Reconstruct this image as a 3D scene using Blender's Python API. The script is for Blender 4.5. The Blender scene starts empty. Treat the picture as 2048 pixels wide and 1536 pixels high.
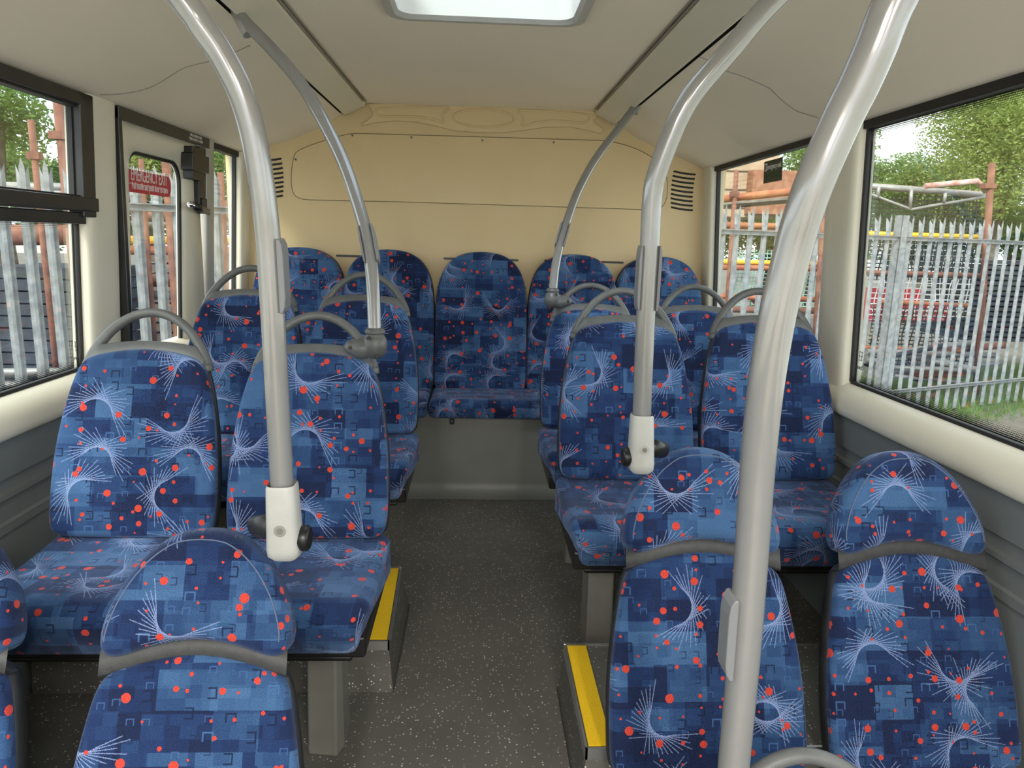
import bpy, bmesh, math, random
from mathutils import Vector, Matrix
random.seed(7)
SC = bpy.context.scene
COL = SC.collection
# ------------------------------------------------------------------ camera
FPX = 1420.0
TH, PS, RO = math.radians(11.46), math.radians(2.92), 0.027
CAM = Vector((0, 0, 1.34))
F = Vector((math.sin(PS)*math.cos(TH), math.cos(PS)*math.cos(TH), -math.sin(TH)))
R0 = Vector((math.cos(PS), -math.sin(PS), 0)); U0 = R0.cross(F)
RV = R0*math.cos(RO) + U0*math.sin(RO); UV_ = -R0*math.sin(RO) + U0*math.cos(RO)
cd = bpy.data.cameras.new('camera'); cam = bpy.data.objects.new('camera', cd); COL.objects.link(cam)
cam.matrix_world = Matrix(((RV.x, UV_.x, -F.x, CAM.x), (RV.y, UV_.y, -F.y, CAM.y), (RV.z, UV_.z, -F.z, CAM.z), (0, 0, 0, 1)))
cd.sensor_width = 36; cd.lens = FPX/2048*36; cd.clip_start = 0.02; cd.clip_end = 300
SC.camera = cam
def ray(px, py): return F + RV*((px-1024)/FPX) - UV_*((py-768)/FPX)
def atY(px, py, Y): d = ray(px, py); return CAM + d*(Y/d.y)
def atZ(px, py, Z): d = ray(px, py); return CAM + d*((Z-CAM.z)/d.z)
# ------------------------------------------------------------------ view / world
SC.view_settings.view_transform = 'Standard'; SC.view_settings.look = 'None'
SC.view_settings.gamma = 1; SC.view_settings.use_curve_mapping = False
SC.view_settings.exposure = 1.85
W = bpy.data.worlds.new('sky'); SC.world = W; W.use_nodes = True
wn, wl = W.node_tree.nodes, W.node_tree.links
bg = wn['Background']
tc = wn.new('ShaderNodeTexCoord'); mp = wn.new('ShaderNodeMapping'); mp.inputs['Scale'].default_value = (1, 1, 3.5)
nz = wn.new('ShaderNodeTexNoise'); nz.inputs['Scale'].default_value = 3.2; nz.inputs['Detail'].default_value = 6
cr = wn.new('ShaderNodeValToRGB')
cr.color_ramp.elements[0].position = .34; cr.color_ramp.elements[0].color = (.50, .56, .64, 1)
cr.color_ramp.elements[1].position = .62; cr.color_ramp.elements[1].color = (.93, .94, .95, 1)
wl.new(tc.outputs['Generated'], mp.inputs[0]); wl.new(mp.outputs[0], nz.inputs['Vector'])
wl.new(nz.outputs['Fac'], cr.inputs[0]); wl.new(cr.outputs[0], bg.inputs['Color'])
bg.inputs['Strength'].default_value = 1.0
sd = bpy.data.lights.new('sun', 'SUN'); sd.energy = 2.2; sd.angle = math.radians(25); sd.color = (1, .97, .92)
so = bpy.data.objects.new('sun', sd); COL.objects.link(so)
so.rotation_euler = (math.radians(42), math.radians(-28), 0)
LAMPS = 9.0   # watts per added fill lamp, used below

# ------------------------------------------------------------------ helpers
def mat(name, col, rough=.5, metal=0, spec=.5):
    m = bpy.data.materials.new(name); m.use_nodes = True
    b = m.node_tree.nodes['Principled BSDF']
    b.inputs['Base Color'].default_value = (*col, 1); b.inputs['Roughness'].default_value = rough
    b.inputs['Metallic'].default_value = metal; b.inputs['Specular IOR Level'].default_value = spec
    return m
def noisy(name, c1, c2, scale, rough=.6, metal=0, bump=0, detail=4, lo=.35, hi=.65, bscale=None, spec=.5):
    m = mat(name, c1, rough, metal, spec); nt = m.node_tree; n, l = nt.nodes, nt.links; b = n['Principled BSDF']
    t = n.new('ShaderNodeTexCoord'); z = n.new('ShaderNodeTexNoise'); z.inputs['Scale'].default_value = scale; z.inputs['Detail'].default_value = detail
    r = n.new('ShaderNodeValToRGB'); r.color_ramp.elements[0].color = (*c1, 1); r.color_ramp.elements[1].color = (*c2, 1)
    r.color_ramp.elements[0].position = lo; r.color_ramp.elements[1].position = hi
    l.new(t.outputs['Object'], z.inputs['Vector']); l.new(z.outputs['Fac'], r.inputs[0]); l.new(r.outputs[0], b.inputs['Base Color'])
    if bump:
        z2 = n.new('ShaderNodeTexNoise'); z2.inputs['Scale'].default_value = bscale or scale*4; l.new(t.outputs['Object'], z2.inputs['Vector'])
        bp = n.new('ShaderNodeBump'); bp.inputs['Strength'].default_value = bump; bp.inputs['Distance'].default_value = .002
        l.new(z2.outputs['Fac'], bp.inputs['Height']); l.new(bp.outputs[0], b.inputs['Normal'])
    return m
class MB:
    def __init__(s): s.v = []; s.f = []; s.uv = {}; s.mi = []; s.sm = []; s.mats = []
    def vert(s, p, uv=None):
        s.v.append(tuple(p))
        if uv is not None: s.uv[len(s.v)-1] = uv
        return len(s.v)-1
    def face(s, f, mi=0, smooth=True): s.f.append(tuple(f)); s.mi.append(mi); s.sm.append(smooth)
    def box(s, x0, x1, y0, y1, z0, z1, mi=0):
        c = [s.vert((x, y, z)) for z in (z0, z1) for y in (y0, y1) for x in (x0, x1)]
        for q in ((0, 2, 3, 1), (4, 5, 7, 6), (0, 1, 5, 4), (2, 6, 7, 3), (0, 4, 6, 2), (1, 3, 7, 5)): s.face([c[i] for i in q], mi, False)
    def hexa(s, bot, top, mi=0):      # two quads of points
        b = [s.vert(p) for p in bot]; t = [s.vert(p) for p in top]; n = len(b)
        s.face(b[::-1], mi, False); s.face(t, mi, False)
        for i in range(n): s.face([b[i], b[(i+1) % n], t[(i+1) % n], t[i]], mi, False)
    def tube(s, pts, r, n=12, mi=0, cap=True, sx=1, closed=False, up=None):
        pts = [Vector(p) for p in pts]; N = len(pts); rr = r if isinstance(r, (list, tuple)) else [r]*N
        rings = []; a = None
        for i in range(N):
            if closed: t = (pts[(i+1) % N]-pts[i-1]).normalized()
            else: t = (pts[min(i+1, N-1)]-pts[max(i-1, 0)]).normalized()
            if a is None:
                a = Vector(up) if up else (Vector((0, 1, 0)) if abs(t.y) < .9 else Vector((1, 0, 0)))
            a = (a - t*a.dot(t)).normalized(); b = t.cross(a)
            rings.append([s.vert(pts[i] + (a*math.cos(k*2*math.pi/n)*sx + b*math.sin(k*2*math.pi/n))*rr[i]) for k in range(n)])
        for i in range(N if closed else N-1):
            A, B = rings[i], rings[(i+1) % N]
            for k in range(n): s.face((A[k], A[(k+1) % n], B[(k+1) % n], B[k]), mi)
        if cap and not closed: s.face(rings[0][::-1], mi, False); s.face(rings[-1], mi, False)
    def prism(s, poly, f0, f1, mi=0, smooth=False):   # poly list of 2D; f0,f1 map 2D -> 3D
        a = [s.vert(f0(p)) for p in poly]; b = [s.vert(f1(p)) for p in poly]; n = len(poly)
        s.face(a[::-1], mi, False); s.face(b, mi, False)
        for i in range(n): s.face((a[i], a[(i+1) % n], b[(i+1) % n], b[i]), mi, smooth)
    def sheet(s, rows, mi=0, uvf=None, smooth=True, flip=False):
        ids = [[s.vert(p, uvf(p) if uvf else None) for p in row] for row in rows]
        for i in range(len(ids)-1):
            for j in range(len(ids[i])-1):
                q = (ids[i][j], ids[i][j+1], ids[i+1][j+1], ids[i+1][j]); s.face(q[::-1] if flip else q, mi, smooth)
        return ids
    def ball(s, c, r, mi=0, n=12, m=8):
        c = Vector(c); r = Vector(r) if not isinstance(r, (int, float)) else Vector((r, r, r))
        rows = [[s.vert((c.x+r.x*math.sin(math.pi*i/m)*math.cos(2*math.pi*j/n), c.y+r.y*math.sin(math.pi*i/m)*math.sin(2*math.pi*j/n), c.z+r.z*math.cos(math.pi*i/m))) for j in range(n)] for i in range(m+1)]
        for i in range(m):
            for j in range(n): s.face((rows[i][j], rows[i+1][j], rows[i+1][(j+1) % n], rows[i][(j+1) % n]), mi)
    def mesh(s, name, mats, merge=False):
        me = bpy.data.meshes.new(name); me.from_pydata(s.v, [], s.f)
        for m in (mats if isinstance(mats, (list, tuple)) else [mats]): me.materials.append(m)
        me.polygons.foreach_set('material_index', s.mi); me.polygons.foreach_set('use_smooth', s.sm)
        if s.uv:
            ul = me.uv_layers.new(name='UVMap')
            for lp in me.loops: ul.data[lp.index].uv = s.uv.get(lp.vertex_index, (0, 0))
        bm = bmesh.new(); bm.from_mesh(me)
        if merge: bmesh.ops.remove_doubles(bm, verts=bm.verts, dist=1e-5)
        bmesh.ops.recalc_face_normals(bm, faces=bm.faces); bm.to_mesh(me); bm.free()
        me.update(); return me
def link(name, me, parent=None, loc=None):
    o = bpy.data.objects.new(name, me); COL.objects.link(o)
    if parent: o.parent = parent
    if loc: o.location = loc
    return o
def part(name, mb, m, parent=None, bevel=0, label=None, merge=False):
    o = link(name, mb.mesh(name, m, merge), parent)
    if bevel:
        b = o.modifiers.new('bevel', 'BEVEL'); b.width = bevel; b.segments = 2; b.limit_method = 'ANGLE'; b.angle_limit = math.radians(40)
    if label: o['label'] = label
    return o
def tag(o, label, cat, group=None, kind=None):
    if label: o['label'] = label
    if cat: o['category'] = cat
    if group: o['group'] = group
    if kind: o['kind'] = kind
    return o
def thing(name, label, cat, loc=(0, 0, 0), group=None):
    o = bpy.data.objects.new(name, None); COL.objects.link(o); o.location = loc; o.empty_display_size = .05
    return tag(o, label, cat, group)
def struct(name, mb, m, parent=None, bevel=0):
    o = part(name, mb, m, parent, bevel)
    if not parent: o['kind'] = 'structure'
    return o
def smooth_path(pts, n=6):        # Catmull-Rom
    P = [Vector(p) for p in pts]; out = []
    for i in range(len(P)-1):
        a, b, c, d = P[max(i-1, 0)], P[i], P[i+1], P[min(i+2, len(P)-1)]
        for k in range(n):
            t = k/n
            out.append(.5*((2*b)+(c-a)*t+(2*a-5*b+4*c-d)*t*t+(3*b-a-3*c+d)*t**3))
    out.append(P[-1]); return out
def text(name, s, size, M, m, parent=None, ext=.0004, xs=1, align='CENTER'):
    cu = bpy.data.curves.new('lettering', 'FONT'); cu.body = s; cu.size = size; cu.extrude = ext; cu.align_x = align
    o = bpy.data.objects.new('tmp', cu); COL.objects.link(o)
    dg = bpy.context.evaluated_depsgraph_get(); me = bpy.data.meshes.new_from_object(o.evaluated_get(dg))
    bpy.data.objects.remove(o); me.transform(Matrix.Diagonal((xs, 1, 1, 1))); me.transform(M)
    me.materials.clear(); me.materials.append(m)
    return link(name, me, parent)
def frame(o, ax, ay):             # matrix with text x axis ax, y axis ay, origin o
    ax = Vector(ax).normalized(); ay = Vector(ay).normalized(); az = ax.cross(ay)
    return Matrix(((ax.x, ay.x, az.x, o[0]), (ax.y, ay.y, az.y, o[1]), (ax.z, ay.z, az.z, o[2]), (0, 0, 0, 1)))

# ------------------------------------------------------------------ moquette
def make_fabric():
    m = mat('moquette', (.05, .12, .35), .85, 0, .25); nt = m.node_tree; n, l = nt.nodes, nt.links; B = n['Principled BSDF']
    def val(x, sock):
        if isinstance(x, (int, float)): sock.default_value = x
        else: l.new(x, sock)
    def M(op, a, b=0, c=None, clamp=False):
        k = n.new('ShaderNodeMath'); k.operation = op; k.use_clamp = clamp
        val(a, k.inputs[0]); val(b, k.inputs[1])
        if c is not None: val(c, k.inputs[2])
        return k.outputs[0]
    def VM(op, a, b=None):
        k = n.new('ShaderNodeVectorMath'); k.operation = op
        l.new(a, k.inputs[0])
        if b is not None:
            if isinstance(b, tuple): k.inputs[1].default_value = b
            else: l.new(b, k.inputs[1])
        return k.outputs[0]
    def SEP(v): k = n.new('ShaderNodeSeparateXYZ'); l.new(v, k.inputs[0]); return k.outputs
    def COMB(x, y, z=0): k = n.new('ShaderNodeCombineXYZ'); val(x, k.inputs[0]); val(y, k.inputs[1]); val(z, k.inputs[2]); return k.outputs[0]
    def WN(v): k = n.new('ShaderNodeTexWhiteNoise'); k.noise_dimensions = '3D'; l.new(v, k.inputs[0]); return k.outputs
    def SS(x, a, b):   # smooth step down/up
        k = n.new('ShaderNodeMapRange'); k.interpolation_type = 'SMOOTHSTEP'; val(x, k.inputs[0]); k.inputs[1].default_value = a; k.inputs[2].default_value = b
        return k.outputs[0]
    def MIX(f, a, b):
        k = n.new('ShaderNodeMix'); k.data_type = 'RGBA'; val(f, k.inputs[0])
        for s_, c_ in ((k.inputs[6], a), (k.inputs[7], b)):
            if isinstance(c_, tuple): s_.default_value = (*c_, 1)
            else: l.new(c_, s_)
        return k.outputs[2]
    uv = n.new('ShaderNodeUVMap'); uv.uv_map = 'UVMap'
    oi = n.new('ShaderNodeObjectInfo')
    off = COMB(M('MULTIPLY', oi.outputs['Random'], 37.0), M('MULTIPLY', oi.outputs['Random'], 91.7))
    P = VM('ADD', uv.outputs[0], off)
    # stitch wobble
    wz = n.new('ShaderNodeTexNoise'); wz.noise_dimensions = '2D'; wz.inputs['Scale'].default_value = 420; wz.inputs['Detail'].default_value = 1
    l.new(P, wz.inputs['Vector'])
    wob = VM('MULTIPLY', VM('SUBTRACT', wz.outputs['Color'], (.5, .5, .5)), (.0022, .0022, 0))
    PW = VM('ADD', P, wob)
    def cells(v, sx, sy, ox, oy):
        q = VM('MULTIPLY', VM('ADD', v, (ox, oy, 0)), (1/sx, 1/sy, 0)); return q, VM('FLOOR', q)
    # patches: three overlapping grids of rectangles with different tones
    x, y, _ = SEP(P)
    def patch(sx, sy, ox, oy, seed):
        q, fl = cells(P, sx, sy, ox, oy); s3 = SEP(fl)
        qq = COMB(s3[0], s3[1], seed); return WN(qq)[0]
    # row-shifted rectangles
    def rowpatch(h, w, seed):
        r = M('FLOOR', M('DIVIDE', y, h)); sh = WN(COMB(r, seed, 1.3))[0]
        c = M('FLOOR', M('DIVIDE', M('ADD', x, M('MULTIPLY', sh, w)), w)); return WN(COMB(c, r, seed))[0]
    a1 = rowpatch(.074, .088, 3.1); a2 = rowpatch(.046, .125, 8.7); a3 = rowpatch(.024, .031, 15.2)
    tone = M('ADD', M('ADD', M('MULTIPLY', a1, .55), M('MULTIPLY', a2, .40)), M('MULTIPLY', a3, .16))
    rp = n.new('ShaderNodeValToRGB'); rp.color_ramp.interpolation = 'LINEAR'
    e = rp.color_ramp.elements; e[0].position = .28; e[0].color = (.006, .013, .050, 1); e[1].position = .86; e[1].color = (.046, .108, .235, 1)
    for p_, c_ in ((.45, (.009, .026, .095)), (.60, (.018, .050, .138)), (.72, (.030, .078, .185))):
        k = e.new(p_); k.color = (*c_, 1)
    l.new(tone, rp.inputs[0]); col = rp.outputs[0]
    # small square outlines, some lighter some darker, one side missing
    def outl(s, seed, prob):
        q, fl = cells(P, s, s, seed*.013, seed*.007); fr = VM('FRACTION', q); w = WN(VM('ADD', fl, (0, 0, seed)))
        rc = SEP(w[1]); f = SEP(fr)
        cx = M('SUBTRACT', f[0], M('ADD', M('MULTIPLY', rc[0], .36), .32)); cy = M('SUBTRACT', f[1], M('ADD', M('MULTIPLY', rc[1], .36), .32))
        d = M('MAXIMUM', M('ABSOLUTE', cx), M('ABSOLUTE', cy))
        ring = M('MULTIPLY', M('LESS_THAN', d, .27), M('GREATER_THAN', d, .19))
        cut = M('GREATER_THAN', cy, -.17); cut2 = M('GREATER_THAN', cx, -.17); sel = M('GREATER_THAN', rc[2], .5)
        cutm = M('ADD', M('MULTIPLY', cut, sel), M('MULTIPLY', cut2, M('SUBTRACT', 1, sel)))
        return M('MULTIPLY', M('MULTIPLY', ring, cutm), M('LESS_THAN', w[0], prob)), rc[2]
    o1, k1 = outl(.040, 2.0, .36); o2, k2 = outl(.029, 5.0, .22)
    col = MIX(M('MULTIPLY', o1, .85), col, MIX(M('GREATER_THAN', k1, .72), (.004, .009, .035), (.045, .11, .26)))
    col = MIX(M('MULTIPLY', o2, .7), col, MIX(M('GREATER_THAN', k2, .5), (.006, .013, .05), (.045, .10, .25)))
    # fans of straight stitches tangent to a circle
    def fan(S, seed, prob, r):
        q, fl = cells(PW, S, S, seed*.083, seed*.041); w = WN(VM('ADD', fl, (0, 0, seed))); rc = SEP(w[1])
        f = SEP(VM('SUBTRACT', VM('FRACTION', q), (.5, .5, 0)))
        px = M('MULTIPLY', M('SUBTRACT', f[0], M('MULTIPLY', M('SUBTRACT', rc[2], .5), .08)), S); py = M('MULTIPLY', f[1], S)
        d2 = M('ADD', M('MULTIPLY', px, px), M('MULTIPLY', py, py)); d = M('SQRT', d2)
        t = M('SQRT', M('MAXIMUM', M('SUBTRACT', d2, r*r), 0))
        th = M('ARCTAN2', py, px); ac = M('ARCCOSINE', M('MINIMUM', M('DIVIDE', r, M('MAXIMUM', d, r)), 1))
        rot = M('MULTIPLY', rc[0], 6.2832); tot = 0
        dp = 0.150
        for sg in (1, -1):
            ph = M('ADD', M('MULTIPLY', ac, sg), th)
            ph = M('MODULO', M('ADD', M('SUBTRACT', ph, rot), 25.1327), 6.2832)
            k = M('DIVIDE', ph, dp); fr = M('SUBTRACT', M('FRACT', k), .5); idx = M('FLOOR', k)
            perp = M('MULTIPLY', M('MULTIPLY', M('ABSOLUTE', fr), dp), t)
            line = M('SUBTRACT', 1, SS(perp, .0006, .0013))
            rl = WN(COMB(idx, M('MULTIPLY', rc[1], 50), seed))[0]
            L = M('ADD', .050, M('MULTIPLY', rl, .038))
            ok = M('MULTIPLY', M('LESS_THAN', t, L), M('LESS_THAN', ph, 1.95)); ok = M('MULTIPLY', ok, M('GREATER_THAN', d, r))
            # centre of the arc fades in strength towards the ends
            line = M('MULTIPLY', M('MULTIPLY', line, ok), M('SUBTRACT', 1.0, M('MULTIPLY', M('DIVIDE', t, .08), .35)))
            tot = line if tot == 0 else M('MAXIMUM', tot, line)
        return M('MULTIPLY', tot, M('LESS_THAN', w[0], prob))
    fa = M('MAXIMUM', fan(.202, 1.0, .82, .040), fan(.226, 6.3, .60, .034))
    dash = SS(wz.outputs['Fac'], .30, .46)
    fa = M('MULTIPLY', fa, M('ADD', .45, M('MULTIPLY', dash, .55)))
    col = MIX(M('MULTIPLY', fa, .82), col, (.25, .32, .55))
    # red dots, big ones with small satellites
    def dots(S, seed, prob, r0, r1, jit=1.0):
        q, fl = cells(PW, S, S, seed*.031, seed*.057); w = WN(VM('ADD', fl, (0, 0, seed))); rc = SEP(w[1])
        f = SEP(VM('FRACTION', q)); mg = r1/S+.04
        dx = M('SUBTRACT', f[0], M('ADD', mg, M('MULTIPLY', rc[0], 1-2*mg))); dy = M('SUBTRACT', f[1], M('ADD', mg, M('MULTIPLY', rc[1], 1-2*mg)))
        d = M('MULTIPLY', M('SQRT', M('ADD', M('MULTIPLY', dx, dx), M('MULTIPLY', dy, dy))), S)
        rad = M('ADD', r0, M('MULTIPLY', rc[2], r1-r0))
        return M('MULTIPLY', M('LESS_THAN', d, rad), M('LESS_THAN', w[0], prob))
    rd = M('MAXIMUM', M('MAXIMUM', dots(.078, 1.7, .55, .0062, .0098), dots(.045, 4.4, .42, .0024, .0046)), dots(.095, 9.9, .5, .0045, .0075))
    rn = n.new('ShaderNodeTexNoise'); rn.noise_dimensions = '2D'; rn.inputs['Scale'].default_value = 900; l.new(P, rn.inputs['Vector'])
    redc = MIX(SS(rn.outputs['Fac'], .42, .58), (.42, .022, .018), (.72, .085, .050))
    # weave
    wv = M('MULTIPLY', M('SINE', M('MULTIPLY', x, 2*math.pi/.0034)), M('SINE', M('MULTIPLY', y, 2*math.pi/.0034)))
    sp = n.new('ShaderNodeTexNoise'); sp.noise_dimensions = '2D'; sp.inputs['Scale'].default_value = 650; sp.inputs['Detail'].default_value = 2; l.new(P, sp.inputs['Vector'])
    g = M('ADD', M('MULTIPLY', wv, .38), M('MULTIPLY', M('SUBTRACT', sp.outputs['Fac'], .5), 1.9))
    br = n.new('ShaderNodeMix'); br.data_type = 'RGBA'; br.blend_type = 'MULTIPLY'; br.inputs[0].default_value = 1
    l.new(col, br.inputs[6]); gg = M('ADD', 1.12, g); l.new(COMB(gg, gg, gg), br.inputs[7])
    col = MIX(rd, br.outputs[2], redc)
    l.new(col, B.inputs['Base Color'])
    B.inputs['Sheen Weight'].default_value = .25; B.inputs['Sheen Roughness'].default_value = .45
    B.inputs['Sheen Tint'].default_value = (.5, .65, 1, 1)
    bp = n.new('ShaderNodeBump'); bp.inputs['Strength'].default_value = .35; bp.inputs['Distance'].default_value = .0012
    l.new(M('ADD', wv, M('MULTIPLY', rd, 1.5)), bp.inputs['Height']); l.new(bp.outputs[0], B.inputs['Normal'])
    return m
FAB = make_fabric()
def make_floor(name, base, base2, prob=.5):
    m = mat(name, base, .62); nt = m.node_tree; n, l = nt.nodes, nt.links; B = n['Principled BSDF']
    t = n.new('ShaderNodeTexCoord'); v = n.new('ShaderNodeTexVoronoi'); v.inputs['Scale'].default_value = 120; l.new(t.outputs['Object'], v.inputs['Vector'])
    lt = n.new('ShaderNodeMath'); lt.operation = 'LESS_THAN'; lt.inputs[1].default_value = .26; l.new(v.outputs['Distance'], lt.inputs[0])
    sx = n.new('ShaderNodeSeparateXYZ'); l.new(v.outputs['Color'], sx.inputs[0])
    gt = n.new('ShaderNodeMath'); gt.operation = 'LESS_THAN'; gt.inputs[1].default_value = prob; l.new(sx.outputs[0], gt.inputs[0])
    mu = n.new('ShaderNodeMath'); mu.operation = 'MULTIPLY'; l.new(lt.outputs[0], mu.inputs[0]); l.new(gt.outputs[0], mu.inputs[1])
    m2 = n.new('ShaderNodeMath'); m2.operation = 'MULTIPLY'; l.new(mu.outputs[0], m2.inputs[0]); l.new(sx.outputs[1], m2.inputs[1])
    z = n.new('ShaderNodeTexNoise'); z.inputs['Scale'].default_value = 6; z.inputs['Detail'].default_value = 8; l.new(t.outputs['Object'], z.inputs['Vector'])
    mx = n.new('ShaderNodeMix'); mx.data_type = 'RGBA'; mx.inputs[6].default_value = (*base, 1); mx.inputs[7].default_value = (*base2, 1); l.new(z.outputs['Fac'], mx.inputs[0])
    mm = n.new('ShaderNodeMix'); mm.data_type = 'RGBA'; l.new(m2.outputs[0], mm.inputs[0]); l.new(mx.outputs[2], mm.inputs[6]); mm.inputs[7].default_value = (.62, .62, .58, 1)
    l.new(mm.outputs[2], B.inputs['Base Color']); return m
FLOOR = make_floor('speckled_vinyl', (.080, .076, .066), (.130, .124, .108))
CREAM = noisy('cream_plastic', (.74, .69, .56), (.77, .72, .59), 3, .42)
SIDEC = noisy('pale_grp', (.72, .685, .565), (.75, .715, .595), 4, .35)
REARM = noisy('rear_wall_laminate', (.68, .525, .29), (.72, .565, .325), 2.5, .5)
CEIL = noisy('ceiling_board', (.87, .775, .64), (.895, .80, .665), 2, .55)
COVE = noisy('cove_lining', (.86, .77, .63), (.885, .795, .655), 3, .6)
GREYP = noisy('side_panel_grey', (.15, .165, .165), (.17, .185, .185), 5, .5)
RISER = noisy('riser_grey', (.135, .14, .122), (.16, .165, .145), 5, .45)
HANDLE = noisy('handle_plastic', (.105, .110, .110), (.122, .127, .127), 30, .42, bump=.15, bscale=600)
SHELL = noisy('dark_shell', (.016, .017, .020), (.024, .025, .029), 20, .45)
BAND = noisy('grey_leathercloth', (.035, .035, .036), (.048, .048, .05), 60, .5, bump=.3, bscale=500)
BLACK = mat('black_plastic', (.008, .008, .008), .35)
GASKET = mat('rubber_gasket', (.012, .012, .013), .55)
FRAMEM = noisy('dark_frame_paint', (.018, .019, .02), (.026, .027, .028), 12, .35)
POLE = noisy('pole_silver_paint', (.31, .31, .31), (.32, .32, .315), 40, .17, .35, spec=.7)
SLEEVE = noisy('pale_sleeve', (.42, .42, .40), (.46, .46, .44), 30, .35)
PADDLE = mat('paddle_grey', (.20, .205, .22), .45)
LEGM = noisy('leg_grey_paint', (.16, .155, .135), (.19, .185, .16), 14, .42)
ALU = mat('aluminium', (.62, .62, .60), .32, .9)
CHROME = mat('chrome', (.8, .8, .8), .12, 1)
YEL = noisy('yellow_tread', (.80, .47, .002), (.90, .56, .006), 260, .75, bump=.5, bscale=700, lo=.3, hi=.55)
THREAD = mat('worn_piping', (.10, .135, .22), .8)
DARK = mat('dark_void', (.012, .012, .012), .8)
GALV = noisy('galvanised', (.17, .183, .192), (.29, .303, .312), 16, .55, .15, detail=8)
RUST = noisy('rusty_steel', (.13, .05, .032), (.24, .105, .065), 8, .8, detail=8)
ORNG = noisy('orange_steel', (.38, .15, .06), (.30, .09, .04), 9, .7, detail=6)
PIPEG = noisy('grey_pipe', (.20, .20, .19), (.30, .29, .28), 10, .5, .3)
BOARD = noisy('black_board', (.018, .022, .028), (.035, .04, .05), 10, .7)
GROUNDM = noisy('yard_concrete', (.34, .33, .28), (.44, .42, .36), 2.2, .95, detail=8)
WHITE = mat('white_print', (.85, .85, .85), .5)
RED = mat('red_sticker', (.55, .015, .045), .35)
GREENS = mat('dark_green_sticker', (.012, .035, .018), .4)
OLIVE = mat('faint_print', (.05, .10, .045), .4)
REDP = mat('red_paint', (.60, .02, .03), .5)
YELP = mat('yellow_paint', (.75, .42, .02), .5)
def glassy(name, tint, refl):
    m = bpy.data.materials.new(name); m.use_nodes = True; nt = m.node_tree; n, l = nt.nodes, nt.links
    n.remove(n['Principled BSDF']); o = n['Material Output']
    tr = n.new('ShaderNodeBsdfTransparent'); tr.inputs[0].default_value = (*tint, 1); g = n.new('ShaderNodeBsdfGlossy'); g.inputs['Roughness'].default_value = .02
    fr = n.new('ShaderNodeFresnel'); fr.inputs[0].default_value = 1.45; k = n.new('ShaderNodeMath'); k.operation = 'MULTIPLY'; k.inputs[1].default_value = refl
    l.new(fr.outputs[0], k.inputs[0]); mx = n.new('ShaderNodeMixShader'); l.new(k.outputs[0], mx.inputs[0]); l.new(tr.outputs[0], mx.inputs[1]); l.new(g.outputs[0], mx.inputs[2])
    l.new(mx.outputs[0], o.inputs[0]); return m
GLASS = glassy('window_glass', (.93, .96, .94), .35)
def frit():
    m = bpy.data.materials.new('frit_dots'); m.use_nodes = True; nt = m.node_tree; n, l = nt.nodes, nt.links
    B = n['Principled BSDF']; B.inputs['Base Color'].default_value = (.006, .006, .006, 1); B.inputs['Roughness'].default_value = .4; o = n['Material Output']
    uv = n.new('ShaderNodeUVMap'); uv.uv_map = 'UVMap'; s = n.new('ShaderNodeSeparateXYZ'); l.new(uv.outputs[0], s.inputs[0])
    def M(op, a, b=0):
        k = n.new('ShaderNodeMath'); k.operation = op
        for q, z in ((a, 0), (b, 1)):
            if isinstance(q, (int, float)): k.inputs[z].default_value = q
            else: l.new(q, k.inputs[z])
        return k.outputs[0]
    p = .0046
    gy = M('DIVIDE', s.outputs[1], p); row = M('MODULO', M('FLOOR', gy), 2)
    gx = M('ADD', M('DIVIDE', s.outputs[0], p), M('MULTIPLY', row, .5))
    dx = M('SUBTRACT', M('FRACT', gx), .5); dy = M('SUBTRACT', M('FRACT', gy), .5)
    d = M('SQRT', M('ADD', M('MULTIPLY', dx, dx), M('MULTIPLY', dy, dy)))
    rad = M('SUBTRACT', .56, M('MULTIPLY', M('DIVIDE', s.outputs[1], .034), .48))   # dots shrink away from the edge
    on = M('LESS_THAN', d, rad)
    tr = n.new('ShaderNodeBsdfTransparent'); mx = n.new('ShaderNodeMixShader'); l.new(on, mx.inputs[0]); l.new(tr.outputs[0], mx.inputs[1]); l.new(B.outputs[0], mx.inputs[2]); l.new(mx.outputs[0], o.inputs[0])
    return m
FRIT = frit()
def netm(name, col, pitch, wid):
    m = mat(name, col, .8); nt = m.node_tree; n, l = nt.nodes, nt.links; B = n['Principled BSDF']; o = n['Material Output']
    uv = n.new('ShaderNodeUVMap'); uv.uv_map = 'UVMap'; s = n.new('ShaderNodeSeparateXYZ'); l.new(uv.outputs[0], s.inputs[0]); outs = []
    for i in (0, 1):
        a = n.new('ShaderNodeMath'); a.operation = 'DIVIDE'; a.inputs[1].default_value = pitch; l.new(s.outputs[i], a.inputs[0])
        b = n.new('ShaderNodeMath'); b.operation = 'FRACT'; l.new(a.outputs[0], b.inputs[0]); c = n.new('ShaderNodeMath'); c.operation = 'LESS_THAN'; c.inputs[1].default_value = wid; l.new(b.outputs[0], c.inputs[0]); outs.append(c)
    k = n.new('ShaderNodeMath'); k.operation = 'MAXIMUM'; l.new(outs[0].outputs[0], k.inputs[0]); l.new(outs[1].outputs[0], k.inputs[1])
    tr = n.new('ShaderNodeBsdfTransparent'); mx = n.new('ShaderNodeMixShader'); l.new(k.outputs[0], mx.inputs[0]); l.new(tr.outputs[0], mx.inputs[1]); l.new(B.outputs[0], mx.inputs[2]); l.new(mx.outputs[0], o.inputs[0])
    return m
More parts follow.
